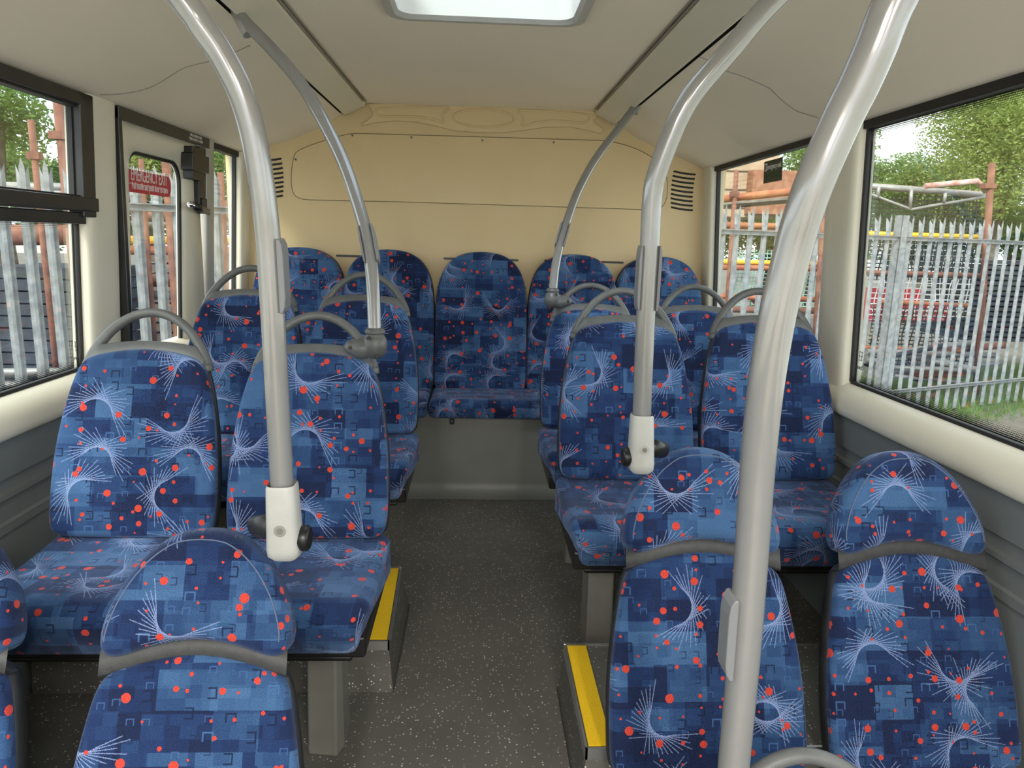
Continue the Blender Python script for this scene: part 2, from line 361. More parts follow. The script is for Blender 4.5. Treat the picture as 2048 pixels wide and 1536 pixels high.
def leafm(name, c1, c2):
    m = noisy(name, c1, c2, 3.0, .55, detail=8, lo=.4, hi=.6, spec=.3); B = m.node_tree.nodes['Principled BSDF']
    B.inputs['Transmission Weight'].default_value = 0
    nt = m.node_tree; tl = nt.nodes.new('ShaderNodeBsdfTranslucent'); tl.inputs[0].default_value = (*[min(1, c*1.5) for c in c2], 1)
    mx = nt.nodes.new('ShaderNodeMixShader'); mx.inputs[0].default_value = .35
    nt.links.new(B.outputs[0], mx.inputs[1]); nt.links.new(tl.outputs[0], mx.inputs[2]); nt.links.new(mx.outputs[0], nt.nodes['Material Output'].inputs[0]); return m

# ------------------------------------------------------------------ bus body
ZF = .15                       # saloon floor level
YR = 3.61                      # rear wall
def XS(z):                     # inside face of the window line (tumblehome)
    return 1.165 - max(0, (z-.92))*.055
def strip_along(mb, prof, y0, y1, side, mi=0, smooth=True):   # prof list of (x, z)
    mb.sheet([[(side*x, y0, z) for x, z in prof], [(side*x, y1, z) for x, z in prof]], mi, smooth=smooth)
# floor
mb = MB(); mb.box(-1.17, 1.17, 1.15, 3.66, ZF-.05, ZF)
struct('floor', mb, FLOOR)
mb = MB(); mb.box(-1.17, 1.17, -2.6, 1.149, -.29, -.22); mb.box(-1.17, 1.17, 1.10, 1.149, -.22, ZF-.002)
o = struct('floor_lower', mb, FLOOR); o.name = 'floor.001'
# side walls: lower grooved panel + ledge + pillars
low = [(1.150, -.25), (1.150, .60), (1.143, .603), (1.143, .625), (1.150, .63), (1.150, .685), (1.138, .688), (1.138, .70), (1.150, .704), (1.150, .735), (1.140, .738), (1.140, .832)]
ledge = [(1.140, .832), (1.128, .835), (1.120, .843), (1.118, .862), (1.122, .882), (1.138, .905), (1.168, .924), (1.20, .928)]
def side_wall(name, side, pillars):
    mb = MB()
    strip_along(mb, low, -2.6, YR+.03, side, 0, False); strip_along(mb, ledge, -2.6, YR+.03, side, 1)
    # outer skin so no light enters below the windows
    mb.sheet([[(side*1.22, -2.6, -.3), (side*1.22, -2.6, .92)], [(side*1.22, YR+.05, -.3), (side*1.22, YR+.05, .92)]], 0)
    for (y0, y1, r) in pillars:           # rounded soft pillars
        rows = []
        for k in range(13):
            z = .90 + (1.76-.90)*k/12; x = XS(z)
            row = []
            for (dy, dx) in ((0, .05), (0, .012), (r*.35, .003), (r, 0), (.5, None), (-r, 0), (-r*.35, .003), (0, .012), (0, .05)):
                pass
            w = y1-y0
            for t, dx in ((0, .06), (0, .014), (.04, .006), (.12, .001), (.3, 0), (.7, 0), (.88, .001), (.96, .006), (1, .014), (1, .06)):
                row.append((side*(x-.018+dx), y0+w*t, z))
            rows.append(row)
        mb.sheet(rows, 1)
    o = struct(name, mb, [GREYP, SIDEC]); return o
side_wall('wall_left', -1, [(2.155, 2.338, .02), (3.505, 3.66, .02), (-1.15, -.95, .02)])
side_wall('wall_right', 1, [(2.150, 2.335, .02), (3.50, 3.66, .02), (-1.15, -.95, .02)])
# slim grey pillar between the emergency door and the quarter light
mb = MB()
for (a, b) in ((3.064, 3.155),):
    mb.sheet([[(-(XS(z)-.016+dx), y, z) for (y, dx) in ((a, .05), (a, .006), (a+.012, 0), (b-.012, 0), (b, .006), (b, .05))] for z in (.90, 1.2, 1.5, 1.76)], 0)
o = struct('trim_1', mb, noisy('pillar_grey', (.42, .42, .38), (.45, .45, .41), 5, .4))
# roof cove panels between window heads and ceiling ducts
cove = [(.665, 1.905), (.72, 1.893), (.80, 1.868), (.88, 1.832), (.96, 1.795), (1.03, 1.756), (1.075, 1.728), (1.10, 1.714), (1.13, 1.708), (1.20, 1.706)]
def covept(x, z, y):
    t = max(0, min(1, (y-2.55)/1.05)); t = t*t*(3-2*t)      # lining drops a little towards the rear
    return z - t*.040*min(1, max(0, (x-.665)/.10))*(1 if x < .9 else (1.12-min(x, 1.12))/.22)
YSEG = [-2.6, -1, 0, .8, 1.4, 1.9, 2.2, 2.5, 2.7, 2.9, 3.1, 3.3, 3.45, 3.55, YR+.02]
for side, nm in ((-1, 'ceiling_left'), (1, 'ceiling_right')):
    mb = MB(); cs = smooth_path([(x, 0, z) for x, z in cove], 3)
    rows = [[(side*p.x, y, covept(p.x, p.z, y)) for p in cs] for y in YSEG]
    mb.sheet(rows, 0)
    # raised seam where two lining panels meet
    o = struct(nm, mb, COVE); o.name = 'ceiling.00%d' % (1 if side < 0 else 2)
    def covez(x):
        for a, b in zip(cs, cs[1:]):
            if a.x <= x <= b.x: return a.z+(b.z-a.z)*(x-a.x)/(b.x-a.x)
        return cs[-1].z if x > 1 else 1.93
    def cove_hit(px, py):
        d = ray(px, py); t = .5
        for k in range(4000):
            p = CAM+d*t
            if abs(p.x) > .66 and p.z > covept(abs(p.x), covez(abs(p.x)), p.y): return p
            t += .001
        return p
    sm = [(200, 189), (235, 188), (272, 182), (305, 172), (335, 155), (362, 138), (385, 130), (425, 120), (465, 106), (500, 90)] if side < 0 else [(1637, 235), (1610, 227), (1586, 217), (1559, 195), (1545, 181), (1531, 172), (1495, 156), (1453, 141), (1425, 124), (1400, 105)]
    m2 = MB(); pts = smooth_path([cove_hit(*q_) for q_ in sm], 4)
    m2.tube([(p.x, p.y, covept(abs(p.x), covez(abs(p.x)), p.y)-.0003) for p in pts], .0018, 6)
    part('panel_seam', m2, noisy('seam_shadow', (.30, .28, .23), (.34, .32, .27), 9, .6), o)
# main ceiling with the roof hatch opening
HX0, HX1, HY0, HY1 = -.262, .282, 1.42, 2.205
ZC = 1.958
def rrect(x0, x1, y0, y1, r, n=8):
    pts = []
    for cx, cy, a0 in ((x1-r, y1-r, 0), (x0+r, y1-r, 90), (x0+r, y0+r, 180), (x1-r, y0+r, 270)):
        for k in range(n+1):
            a = math.radians(a0+90*k/n); pts.append((cx+r*math.cos(a), cy+r*math.sin(a)))
    return pts
mb = MB()
inner = rrect(HX0, HX1, HY0, HY1, .06); big = []
for (x, y) in inner:            # matching outer rectangle
    cx, cy = (HX0+HX1)/2, (HY0+HY1)/2; dx, dy = x-cx, y-cy
    s = min(.30/abs(dx) if dx else 9e9, .42/abs(dy) if dy else 9e9); big.append((cx+dx*s, cy+dy*s))
ia = [mb.vert((x, y, ZC)) for x, y in inner]; ib = [mb.vert((x, y, ZC)) for x, y in big]; n_ = len(ia)
for i in range(n_): mb.face((ia[i], ia[(i+1) % n_], ib[(i+1) % n_], ib[i]))
cx, cy = (HX0+HX1)/2, (HY0+HY1)/2; X0, X1, Y0, Y1 = cx-.30, cx+.30, cy-.42, cy+.42
def cq(x0, x1, y0, y1):
    mb.face([mb.vert(p) for p in ((x0, y0, ZC), (x1, y0, ZC), (x1, y1, ZC), (x0, y1, ZC))])
cq(-.60, .60, -2.6, Y0); cq(-.60, .60, Y1, YR+.02); cq(-.60, X0, Y0, Y1); cq(X1, .60, Y0, Y1)
struct('ceiling', mb, CEIL)
# roof skin above everything (keeps daylight out around the lining)
mb = MB(); mb.box(-1.24, -1.22, -2.6, 3.7, 1.74, 2.07); mb.box(1.22, 1.24, -2.6, 3.7, 1.74, 2.07); mb.box(-1.24, -.33, -2.6, 3.7, 2.05, 2.07); mb.box(.35, 1.24, -2.6, 3.7, 2.05, 2.07); mb.box(-.33, .35, -2.6, 1.36, 2.05, 2.07); mb.box(-.33, .35, 2.27, 3.7, 2.05, 2.07)
o = struct('ceiling_skin', mb, CEIL); o.name = 'ceiling.003'
# ducts
for side in (-1, 1):
    mb = MB()
    poly = [(.548, 1.975), (.548, 1.944), (.552, 1.940), (.640, 1.898), (.646, 1.899), (.648, 1.93), (.60, 1.99)]
    mb.prism(poly, lambda p: (side*p[0], -2.6, p[1]), lambda p: (side*p[0], 3.575, p[1]), 0)
    o = part('ceiling_duct', mb, CREAM, bevel=.0015)
    tag(o, 'long beige boxed duct along the %s edge of the ceiling' % ('left' if side < 0 else 'right'), 'ceiling duct')
    m2 = MB(); m2.tube([(side*.545, -2.6, 1.952), (side*.545, 3.50, 1.952)], .005, 6); m2.tube([(side*.536, -2.6, 1.956), (side*.536, 3.52, 1.956)], .003, 6)
    part('edge_trim', m2, mat('duct_trim', (.33, .31, .26), .5), o)
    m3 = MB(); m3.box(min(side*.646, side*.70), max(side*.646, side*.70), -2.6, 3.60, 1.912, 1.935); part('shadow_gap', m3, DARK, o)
# hatch
ht = thing('roof_hatch', 'rectangular roof hatch with rounded pale frame in the ceiling', 'roof hatch', (cx, cy, ZC))
def ring(mb, a, b, za, zb):
    A = [mb.vert((x-cx, y-cy, za-ZC)) for x, y in a]; B_ = [mb.vert((x-cx, y-cy, zb-ZC)) for x, y in b]; n = len(A)
    for i in range(n): mb.face((A[i], A[(i+1) % n], B_[(i+1) % n], B_[i]))
mb = MB(); r0_ = rrect(HX0-.012, HX1+.012, HY0-.012, HY1+.012, .065); r1_ = rrect(HX0-.006, HX1+.006, HY0-.006, HY1+.006, .062)
r2_ = rrect(HX0+.018, HX1-.018, HY0+.018, HY1-.018, .05); r3_ = rrect(HX0+.028, HX1-.028, HY0+.028, HY1-.028, .045); r4_ = rrect(HX0+.050, HX1-.050, HY0+.065, HY1-.065, .03)
ring(mb, r0_, r1_, ZC+.001, ZC-.011); ring(mb, r1_, r2_, ZC-.011, ZC-.013); ring(mb, r2_, r3_, ZC-.013, ZC-.002); part('hatch_frame', mb, SLEEVE, ht)
mb = MB(); ring(mb, r3_, r4_, ZC-.002, 2.060); part('light_well', mb, mat('well_white', (.82, .82, .78), .5), ht)
mb = MB(); P4 = [(x-cx, y-cy) for x, y in r4_]; mb.prism(P4, lambda p: (p[0], p[1], 2.064-ZC), lambda p: (p[0], p[1], 2.068-ZC))
PANE = glassy('frosted_pane', (.8, .86, .9), .4); part('hatch_pane', mb, PANE, ht)
# rear wall
mb = MB()
topprof = [(-1.22, 1.75), (-1.10, 1.74), (-.98, 1.735), (-.90, 1.75), (-.80, 1.79), (-.68, 1.86), (-.60, 1.93), (-.5, 1.97), (.5, 1.97), (.60, 1.93), (.68, 1.86), (.80, 1.79), (.90, 1.75), (.98, 1.735), (1.10, 1.74), (1.22, 1.75)]
mb.prism([(-1.22, -.2), (-1.22, 2.06), (1.22, 2.06), (1.22, -.2)], lambda p: (p[0], YR, p[1]), lambda p: (p[0], YR+.05, p[1]))
struct('wall_rear', mb, REARM)
pan = [(588, 309), (583, 345), (583, 372), (588, 390), (601, 398), (618, 400), (780, 403), (1000, 410), (1281, 419), (1303, 419.5), (1322, 417), (1333, 400), (1335, 370), (1331, 340), (1303, 313), (1262, 293), (1215, 282), (1195, 281.2), (960, 274), (728, 267.6), (708, 267), (684, 271), (640, 284), (600, 299)]
pp = [atY(px, py, YR) for px, py in pan]; pp = [(p.x, p.z) for p in pp]
for _ in range(2): pp = [q_ for i_ in range(len(pp)) for q_ in ((pp[i_][0]*.75+pp[(i_+1) % len(pp)][0]*.25, pp[i_][1]*.75+pp[(i_+1) % len(pp)][1]*.25), (pp[i_][0]*.25+pp[(i_+1) % len(pp)][0]*.75, pp[i_][1]*.25+pp[(i_+1) % len(pp)][1]*.75))]
ap = thing('access_panel', 'large cream removable panel screwed to the upper rear wall', 'wall panel', (0, YR-.001, 1.65))
mb = MB(); mb.tube([(a_, -.0034, b_-1.65) for a_, b_ in pp], .0014, 6, closed=True, up=(0, 1, 0)); part('panel_gap', mb, mat('panel_gap_dark', (.12, .09, .05), .8), ap)
def shrink(poly, d):
    n = len(poly); out = []
    for i in range(n):
        a, b, c = Vector(poly[i-1]), Vector(poly[i]), Vector(poly[(i+1) % n]); t = (c-a).normalized(); nn = Vector((-t.y, t.x)); out.append((b.x+nn.x*d, b.y+nn.y*d))
    return out
area = sum(pp[i][0]*pp[(i+1) % len(pp)][1]-pp[(i+1) % len(pp)][0]*pp[i][1] for i in range(len(pp)))
sp_ = pp
mb = MB(); mb.prism(sp_, lambda p: (p[0], -.0034, p[1]-1.65), lambda p: (p[0], -.001, p[1]-1.65)); part('panel_board', mb, REARM, ap)
for px, py in ((705, 271), (823, 275), (965, 281), (1107, 285), (592, 319), (876, 574), (1050, 576)):
    q = atY(px, py, YR); mb = MB(); mb.tube([(q.x, -.008, q.z-1.65), (q.x, -.003, q.z-1.65)], .0065, 14); mb.tube([(q.x, -.0095, q.z-1.65), (q.x, -.007, q.z-1.65)], .003, 8, mi=1)
    part('screw', mb, [mat('screw_head', (.40, .36, .28), .4, .4), BLACK], ap)
# louvre vents
for side, lab in ((-1, 'left'), (1, 'right')):
    vt = thing('louvre_vent', 'nine black curved louvre slots in the %s upper corner of the rear wall' % lab, 'vent', (side*1.01, YR, 1.61))
    for k in range(9):
        z = 1.694-.0215*k; b = .006*math.sin(math.pi*k/8); mb = MB()
        pts = [(side*(.955-b+.0+.11*t) - side*1.01, -.0025, z-.012*t*(2-t)*(1 if side > 0 else 1) - 1.61) for t in [i/8 for i in range(9)]]
        mb.tube(pts, .0046, 8, sx=.7); part('louvre_slot', mb, BLACK, vt)
for k, (x0, x1, z) in enumerate(((-.706, -.33, 1.241), (-.175, .200, 1.241), (.33, .732, 1.243))):
    mb = MB(); mb.prism(rrect(x0, x1, z-.005, z+.005, .0045, 4), lambda p: (p[0], YR-.003, p[1]), lambda p: (p[0], YR-.0005, p[1]))
    tag(part('wall_slot', mb, BLACK), 'thin black horizontal slot in the rear wall %s' % ('between the two leftmost rear seats', 'behind the middle rear seat', 'between the two rightmost rear seats')[k], 'slot')
# moulded crest panel above the access panel
orn = thing('moulded_crest', 'moulded cream crest with an oval and two scrolled side pockets above the rear panel', 'moulding', (0, YR, 1.90))
up = [(736, 208), (800, 206), (900, 205), (1000, 207), (1100, 212), (1195, 223)]
lo_ = [(1195, 232), (1186, 240), (1190, 247), (1207, 258), (1203, 268), (1180, 262), (1140, 254), (1090, 255), (1040, 262), (1000, 266), (960, 266), (910, 262), (870, 252), (830, 244), (790, 242), (750, 246), (725, 252), (720, 249), (735, 240), (745, 232), (746, 226)]
poly = [atY(x, y, YR-.01) for x, y in up+lo_]; mb = MB()
mb.prism([(p.x, p.z-1.90) for p in poly], lambda p: (p[0], -.001, p[1]), lambda p: (p[0], -.020, p[1])); part('crest_plate', mb, REARM, orn, bevel=.005)
def relief(pxs, closed=True, r=.0055):
    P_ = [atY(x, y, YR-.014) for x, y in pxs]; P_ = [(p.x, -.020, p.z-1.90) for p in P_]
    if closed: P_ = P_+[P_[0]]
    sp2 = smooth_path(P_, 5)[:-1]; m_ = MB(); m_.tube(sp2, r, 8, closed=closed, sx=.8); return m_
el = [(967+61*math.cos(a*math.pi/10), 237+17.5*math.sin(a*math.pi/10)+.9*math.cos(a*math.pi/10)*2) for a in range(20)]
part('oval_bead', relief(el), REARM, orn)
part('scroll_bead', relief([(752, 222), (760, 218), (820, 215), (885, 215), (896, 217), (895, 221), (886, 227), (886, 238), (887, 244), (880, 243), (860, 238), (830, 234), (795, 233), (768, 233), (757, 229)]), REARM, orn)
part('scroll_bead', relief([(1036, 221), (1080, 222), (1130, 226), (1172, 229), (1178, 233), (1177, 240), (1165, 246), (1140, 244), (1110, 242), (1080, 244), (1052, 251), (1044, 250), (1046, 242), (1046, 233), (1038, 227)]), REARM, orn)
# bench riser with coved foot
mb = MB(); rp_ = [(3.63, .60), (3.21, .555), (3.205, .53), (3.20, .215), (3.195, .19), (3.185, .172), (3.165, .158), (3.14, ZF+.001)]
mb.sheet([[(-1.15, y, z) for y, z in rp_], [(1.15, y, z) for y, z in rp_]], 0); o = struct('trim_2', mb, RISER)
q = atY(904, 842, 3.19); mb = MB(); mb.prism(rrect(q.x-.011, q.x+.011, q.z-.016, q.z+.014, .004, 3), lambda p: (p[0], 3.198, p[1]), lambda p: (p[0], 3.188, p[1])); mb.ball((q.x, 3.187, q.z), .0035, 1)
tag(part('cushion_catch', mb, [BLACK, ALU]), 'small black metal catch under the middle rear seat cushion', 'catch')
# front end of the bus behind the camera, with windscreen opening
mb = MB(); mb.box(-1.2, 1.2, -2.65, -2.6, -.3, .6); mb.box(-1.2, 1.2, -2.65, -2.6, 1.8, 2.07); mb.box(-1.2, -1.1, -2.65, -2.6, .6, 1.8); mb.box(1.1, 1.2, -2.65, -2.6, .6, 1.8); struct('wall_front', mb, SIDEC)

# ------------------------------------------------------------------ windows
WZ = (.905, 1.735)
def slab(mb, side, y0, y1, z0, z1, d0, d1, mi=0):   # box following the tumblehome between inset d0..d1 (positive = outward)
    def P_(y, z, d): return (side*(XS(z)+d), y, z)
    mb.hexa([P_(y0, z0, d0), P_(y1, z0, d0), P_(y1, z0, d1), P_(y0, z0, d1)], [P_(y0, z1, d0), P_(y1, z1, d0), P_(y1, z1, d1), P_(y0, z1, d1)], mi)
def window(idx, side, y0, y1, hopper=False, frits=('t', 'b', 'f'), head=.016):
    w = bpy.data.objects.new('window_%d' % idx, None); COL.objects.link(w); w['kind'] = 'structure'; w.location = (side*1.17, (y0+y1)/2, .92)
    L = Vector(w.location)
    def fin(name, mb, m, **k):
        mb.v = [(a-L.x, b-L.y, c-L.z) for a, b, c in mb.v]; return part(name, mb, m, w, **k)
    mb = MB(); slab(mb, side, y0-.03, y1+.03, WZ[0]-.02, WZ[1]+.02, .022, .026); fin('glass_pane', mb, GLASS)
    mb = MB(); z0, z1 = .930, 1.702
    slab(mb, side, y0, y1, z1-head, z1+.02, -.002, .03); slab(mb, side, y0, y1, z0-.02, z0+.004, .012, .03); slab(mb, side, y1-.004, y1+.02, z0, z1, .012, .03); slab(mb, side, y0-.02, y0+.004, z0, z1, .012, .03)
    fin('window_gasket', mb, GASKET, bevel=.002)
    zt = z1-head
    if hopper:
        zt = 1.366
        mb = MB()
        slab(mb, side, y0, y1+.038, 1.674, 1.708, -.022, .02); slab(mb, side, y1-.030, y1+.038, 1.372, 1.708, -.022, .02)
        slab(mb, side, y0, y1+.038, 1.388, 1.426, -.030, .02); slab(mb, side, y0, y1+.0, 1.352, 1.385, -.012, .02)
        hf = fin('hopper_frame', mb, FRAMEM, bevel=.003)
        mb = MB(); slab(mb, side, y1-.036, y1-.028, 1.425, 1.68, .0, .012); slab(mb, side, y0, y1-.028, 1.425, 1.432, -.012, .016); slab(mb, side, y0, y1-.028, 1.668, 1.678, -.012, .016)
        fin('hopper_seal', mb, GASKET).parent = hf
    mb = MB(); fw = .034
    def fs(a, b, c, d):   # a,b along edge, c,d inner edge; v from 0 at edge to fw
        ids = []
        for p_, uv in zip((a, b, c, d), ((0, 0), (1, 0), (1, 1), (0, 1))):
            ids.append(mb.vert((side*(XS(p_[1])+.0205), p_[0], p_[1]), uv))
        mb.face(ids)
        la = math.dist(a, b)
        for i, uv in zip(ids, ((0, 0), (la, 0), (la, fw), (0, fw))): mb.uv[i] = uv
    if 't' in frits: fs((y0, zt), (y1, zt), (y1, zt-fw), (y0, zt-fw))
    if 'b' in frits: fs((y0, z0+.006), (y1, z0+.006), (y1, z0+.006+fw), (y0, z0+.006+fw))
    if 'f' in frits: fs((y1-.009, z0), (y1-.009, zt), (y1-.009-fw*.8, zt), (y1-.009-fw*.8, z0))
    if mb.f: fin('frit_band', mb, FRIT)
    return w
w1 = window(1, -1, -.95, 2.150, hopper=True)
w2 = window(2, -1, 3.160, 3.500, frits=(), head=.018)
w3 = window(3, 1, -.95, 2.143)
w4 = window(4, 1, 2.342, 3.49, frits=(), head=.014)
window(5, -1, -2.6, -1.15); window(6, 1, -2.6, -1.15)
# small etched maker marks on the glass, read mirrored from inside
for (w, px, py, Xg, sz) in ((w1, 150, 365, -1.172, .016), (w1, 152, 718, -1.182, .016), (w3, 1722, 738, 1.182, .016)):
    d = ray(px, py); q = CAM+d*(Xg/d.x); side = -1 if Xg < 0 else 1
    M_ = frame((q.x-w.location.x-side*.006, q.y-w.location.y, q.z-w.location.z), (0, -1 if side < 0 else 1, 0), (0, 0, 1))
    text('etched_mark', 'Optare', sz, M_, BLACK, w)
    mb = MB(); c = Vector((q.x-w.location.x-side*.006, q.y-w.location.y, q.z-w.location.z+.04))
    for k in range(3): mb.box(c.x-.0004, c.x+.0004, c.y-.012, c.y+.012, c.z-.014+.013*k, c.z-.0125+.013*k)
    for yy in (-.008, .006): mb.box(c.x-.0004, c.x+.0004, c.y+yy, c.y+yy+.0015, c.z-.014, c.z+.012)
    part('etched_lines', mb, BLACK, w)

# ------------------------------------------------------------------ emergency door (left, rear)
dr = bpy.data.objects.new('door_1', None); COL.objects.link(dr); dr['kind'] = 'structure'; DL = Vector((-1.15, 2.42, .15)); dr.location = DL
def dfin(name, mb, m, **k):
    mb.v = [(a-DL.x, b-DL.y, c-DL.z) for a, b, c in mb.v]; return part(name, mb, m, dr, **k)
mb = MB()
slab(mb, -1, 2.338, 2.360, .15, 1.706, -.018, .03); slab(mb, -1, 2.338, 3.085, 1.672, 1.710, -.020, .03)
dfin('door_surround', mb, FRAMEM, bevel=.002)
mb = MB()      # leaf with a rounded window opening, as a ring from opening outline to leaf rectangle
oy0, oy1, oz0, oz1 = 2.430, 2.850, .86, 1.590
op = rrect(oy0, oy1, oz0, oz1, .075, 8); ly0, ly1, lz0, lz1 = 2.358, 3.066, .17, 1.674
cy_, cz_ = (oy0+oy1)/2, (oz0+oz1)/2; ol = []
for (a, b) in op:
    dx, dz = a-cy_, b-cz_; s = min((ly1-cy_ if dx > 0 else cy_-ly0)/abs(dx) if dx else 9e9, (lz1-cz_ if dz > 0 else cz_-lz0)/abs(dz) if dz else 9e9); ol.append((cy_+dx*s, cz_+dz*s))
def dp(y, z, d): return (-(XS(z)+d), y, z)
rings = [(ol, .03), (ol, -.012)]
mid = [(o_[0]+(i_[0]-o_[0])*.55, o_[1]+(i_[1]-o_[1])*.55) for o_, i_ in zip(ol, op)]
near = [(i_[0]+(o_[0]-i_[0])*.12, i_[1]+(o_[1]-i_[1])*.12) for o_, i_ in zip(ol, op)]
rings += [(mid, -.012), (near, -.006), (op, .008), (op, .022)]
ids = [[mb.vert(dp(y, z, d)) for y, z in r_] for r_, d in rings]; n_ = len(op)
for A, B_ in zip(ids, ids[1:]):
    for i in range(n_): mb.face((A[i], A[(i+1) % n_], B_[(i+1) % n_], B_[i]))
# corners of the leaf
for (yc, zc) in ((ly0, lz0), (ly1, lz0), (ly0, lz1), (ly1, lz1)):
    near_ = sorted(range(n_), key=lambda i: (ol[i][0]-yc)**2+(ol[i][1]-zc)**2)[:2]
    v_ = mb.vert(dp(yc, zc, -.012)); mb.face((ids[1][near_[0]], ids[1][near_[1]], v_))
dfin('door_leaf', mb, SIDEC)
mb = MB(); gpts = [dp(y, z, .010) for y, z in op]; mb.tube(gpts, .008, 8, closed=True); dfin('glass_gasket', mb, GASKET)
mb = MB(); mb.prism(op, lambda p: dp(p[0], p[1], .016), lambda p: dp(p[0], p[1], .020)); dfin('door_glass', mb, GLASS)
# red sticker
def q_on(px, py, d=.012):
    r_ = ray(px, py); t = -(1.145+d)/r_.x; p = CAM+r_*t
    t = -(XS(p.z)+d)/r_.x; return CAM+r_*t
s0 = q_on(262, 343); s1 = q_on(343, 398); zt, zb = q_on(300, 346).z, q_on(300, 389).z
ya, yb = s0.y-.03, s1.y
mb = MB(); h = (zt-zb); rr = min(.03, h*.4)
poly = [(ya, zb), (yb-rr, zb)]+[(yb-rr+rr*math.sin(a), zb+rr-rr*math.cos(a)) for a in [math.pi/2*k/6 for k in range(1, 7)]]+[(yb-rr+rr*math.cos(a), zt-rr+rr*math.sin(a)) for a in [math.pi/2*k/6 for k in range(0, 7)]]+[(ya, zt)]
mb.prism(poly, lambda p: dp(p[0], p[1], .0135), lambda p: dp(p[0], p[1], .0150)); dfin('exit_sticker', mb, RED, label='red emergency exit sticker on the door glass')
zc_ = zb+h*.50; mb = MB(); mb.hexa([dp(ya+.01, zc_-.042*0-.009, .0130), dp(yb-.035, zc_-.009, .0130), dp(yb-.035, zc_-.009, .0136), dp(ya+.01, zc_-.009, .0136)], [dp(ya+.01, zc_-.007, .0130), dp(yb-.035, zc_-.007, .0130), dp(yb-.035, zc_-.007, .0136), dp(ya+.01, zc_-.007, .0136)]); dfin('sticker_rule', mb, WHITE)
def dtext(s, size, y, z, m, xs=1, d=.0132):
    p = dp(y, z, d); return text('lettering', s, size, frame((p[0]-DL.x, p[1]-DL.y, p[2]-DL.z), (0, 1, 0), (.055, 0, 1)), m, dr, xs=xs)
dtext('EMERGENCY EXIT', .062, (ya+yb)/2+.0, zb+h*.53, WHITE, xs=.56)
dtext('Pull handle and push door to open', .032, (ya+yb)/2+.004, zb+h*.16, WHITE, xs=.62)
dtext('PULL HANDLE AND', .013, 2.94, 1.696, WHITE, d=-.0215); dtext('PUSH DOOR TO OPEN', .013, 2.94, 1.682, WHITE, d=-.0215)
# latch gear
mb = MB(); slab(mb, -1, 2.82, 2.985, 1.565, 1.630, -.055, -.010); slab(mb, -1, 2.845, 2.945, 1.535, 1.655, -.045, -.008); slab(mb, -1, 2.935, 3.005, 1.43, 1.664, -.035, -.008); slab(mb, -1, 2.95, 2.99, 1.41, 1.47, -.045, -.02)
dfin('latch_box', mb, BLACK, bevel=.004)
mb = MB(); a = Vector(dp(2.790, 1.438, -.055)); b = Vector(dp(3.03, 1.420, -.035)); mb.tube([a, b], .009, 12); mb.ball(a, .012); dfin('latch_handle', mb, CHROME, label='chrome pull handle')
mb = MB(); mb.tube([a+Vector((0, .03, -.001)), b+Vector((0, .0, 0))], .0145, 12, sx=.6); dfin('latch_grip', mb, BLACK)
# green sticker in the right rear window
def qr(px, py, d=.018):
    r_ = ray(px, py); t = (1.145+d)/r_.x; p = CAM+r_*t; t = (XS(p.z)+d)/r_.x; return CAM+r_*t
c4 = [qr(1527, 324), qr(1565, 315), qr(1565, 361), qr(1530, 366)]
yb_, ya_ = (c4[0].y+c4[3].y)/2, (c4[1].y+c4[2].y)/2; zt = (c4[0].z+c4[1].z)/2; zb = (c4[2].z+c4[3].z)/2
L4 = Vector(w4.location)
mb = MB(); slab(mb, 1, ya_, yb_, zb, zt, .016, .0175); mb.v = [(a-L4.x, b-L4.y, c-L4.z) for a, b, c in mb.v]; part('exit_sticker', mb, GREENS, w4, label='small dark green emergency exit sticker')
def rt(s, size, y, z, m, mir=1, xs=1):
    p = (XS(z)+.0155-L4.x, y-L4.y, z-L4.z); text('lettering', s, size, frame(p, (0, -mir, 0), (-.055, 0, 1)), m, w4, xs=xs)
rt('Emergency exit', .030, (ya_+yb_)/2-.01, zb+(zt-zb)*.60, WHITE, xs=.75); rt('BREAK GLASS', .030, (ya_+yb_)/2, zb+(zt-zb)*.2, OLIVE, mir=-1, xs=.75)
mb = MB(); slab(mb, 1, yb_-.032, yb_-.010, zb+(zt-zb)*.55, zb+(zt-zb)*.9, .0148, .0158); slab(mb, 1, yb_-.026, yb_-.016, zb+(zt-zb)*.6, zb+(zt-zb)*.85, .0142, .0150, 1); mb.v = [(a-L4.x, b-L4.y, c-L4.z) for a, b, c in mb.v]; part('exit_symbol', mb, [WHITE, GREENS], w4)

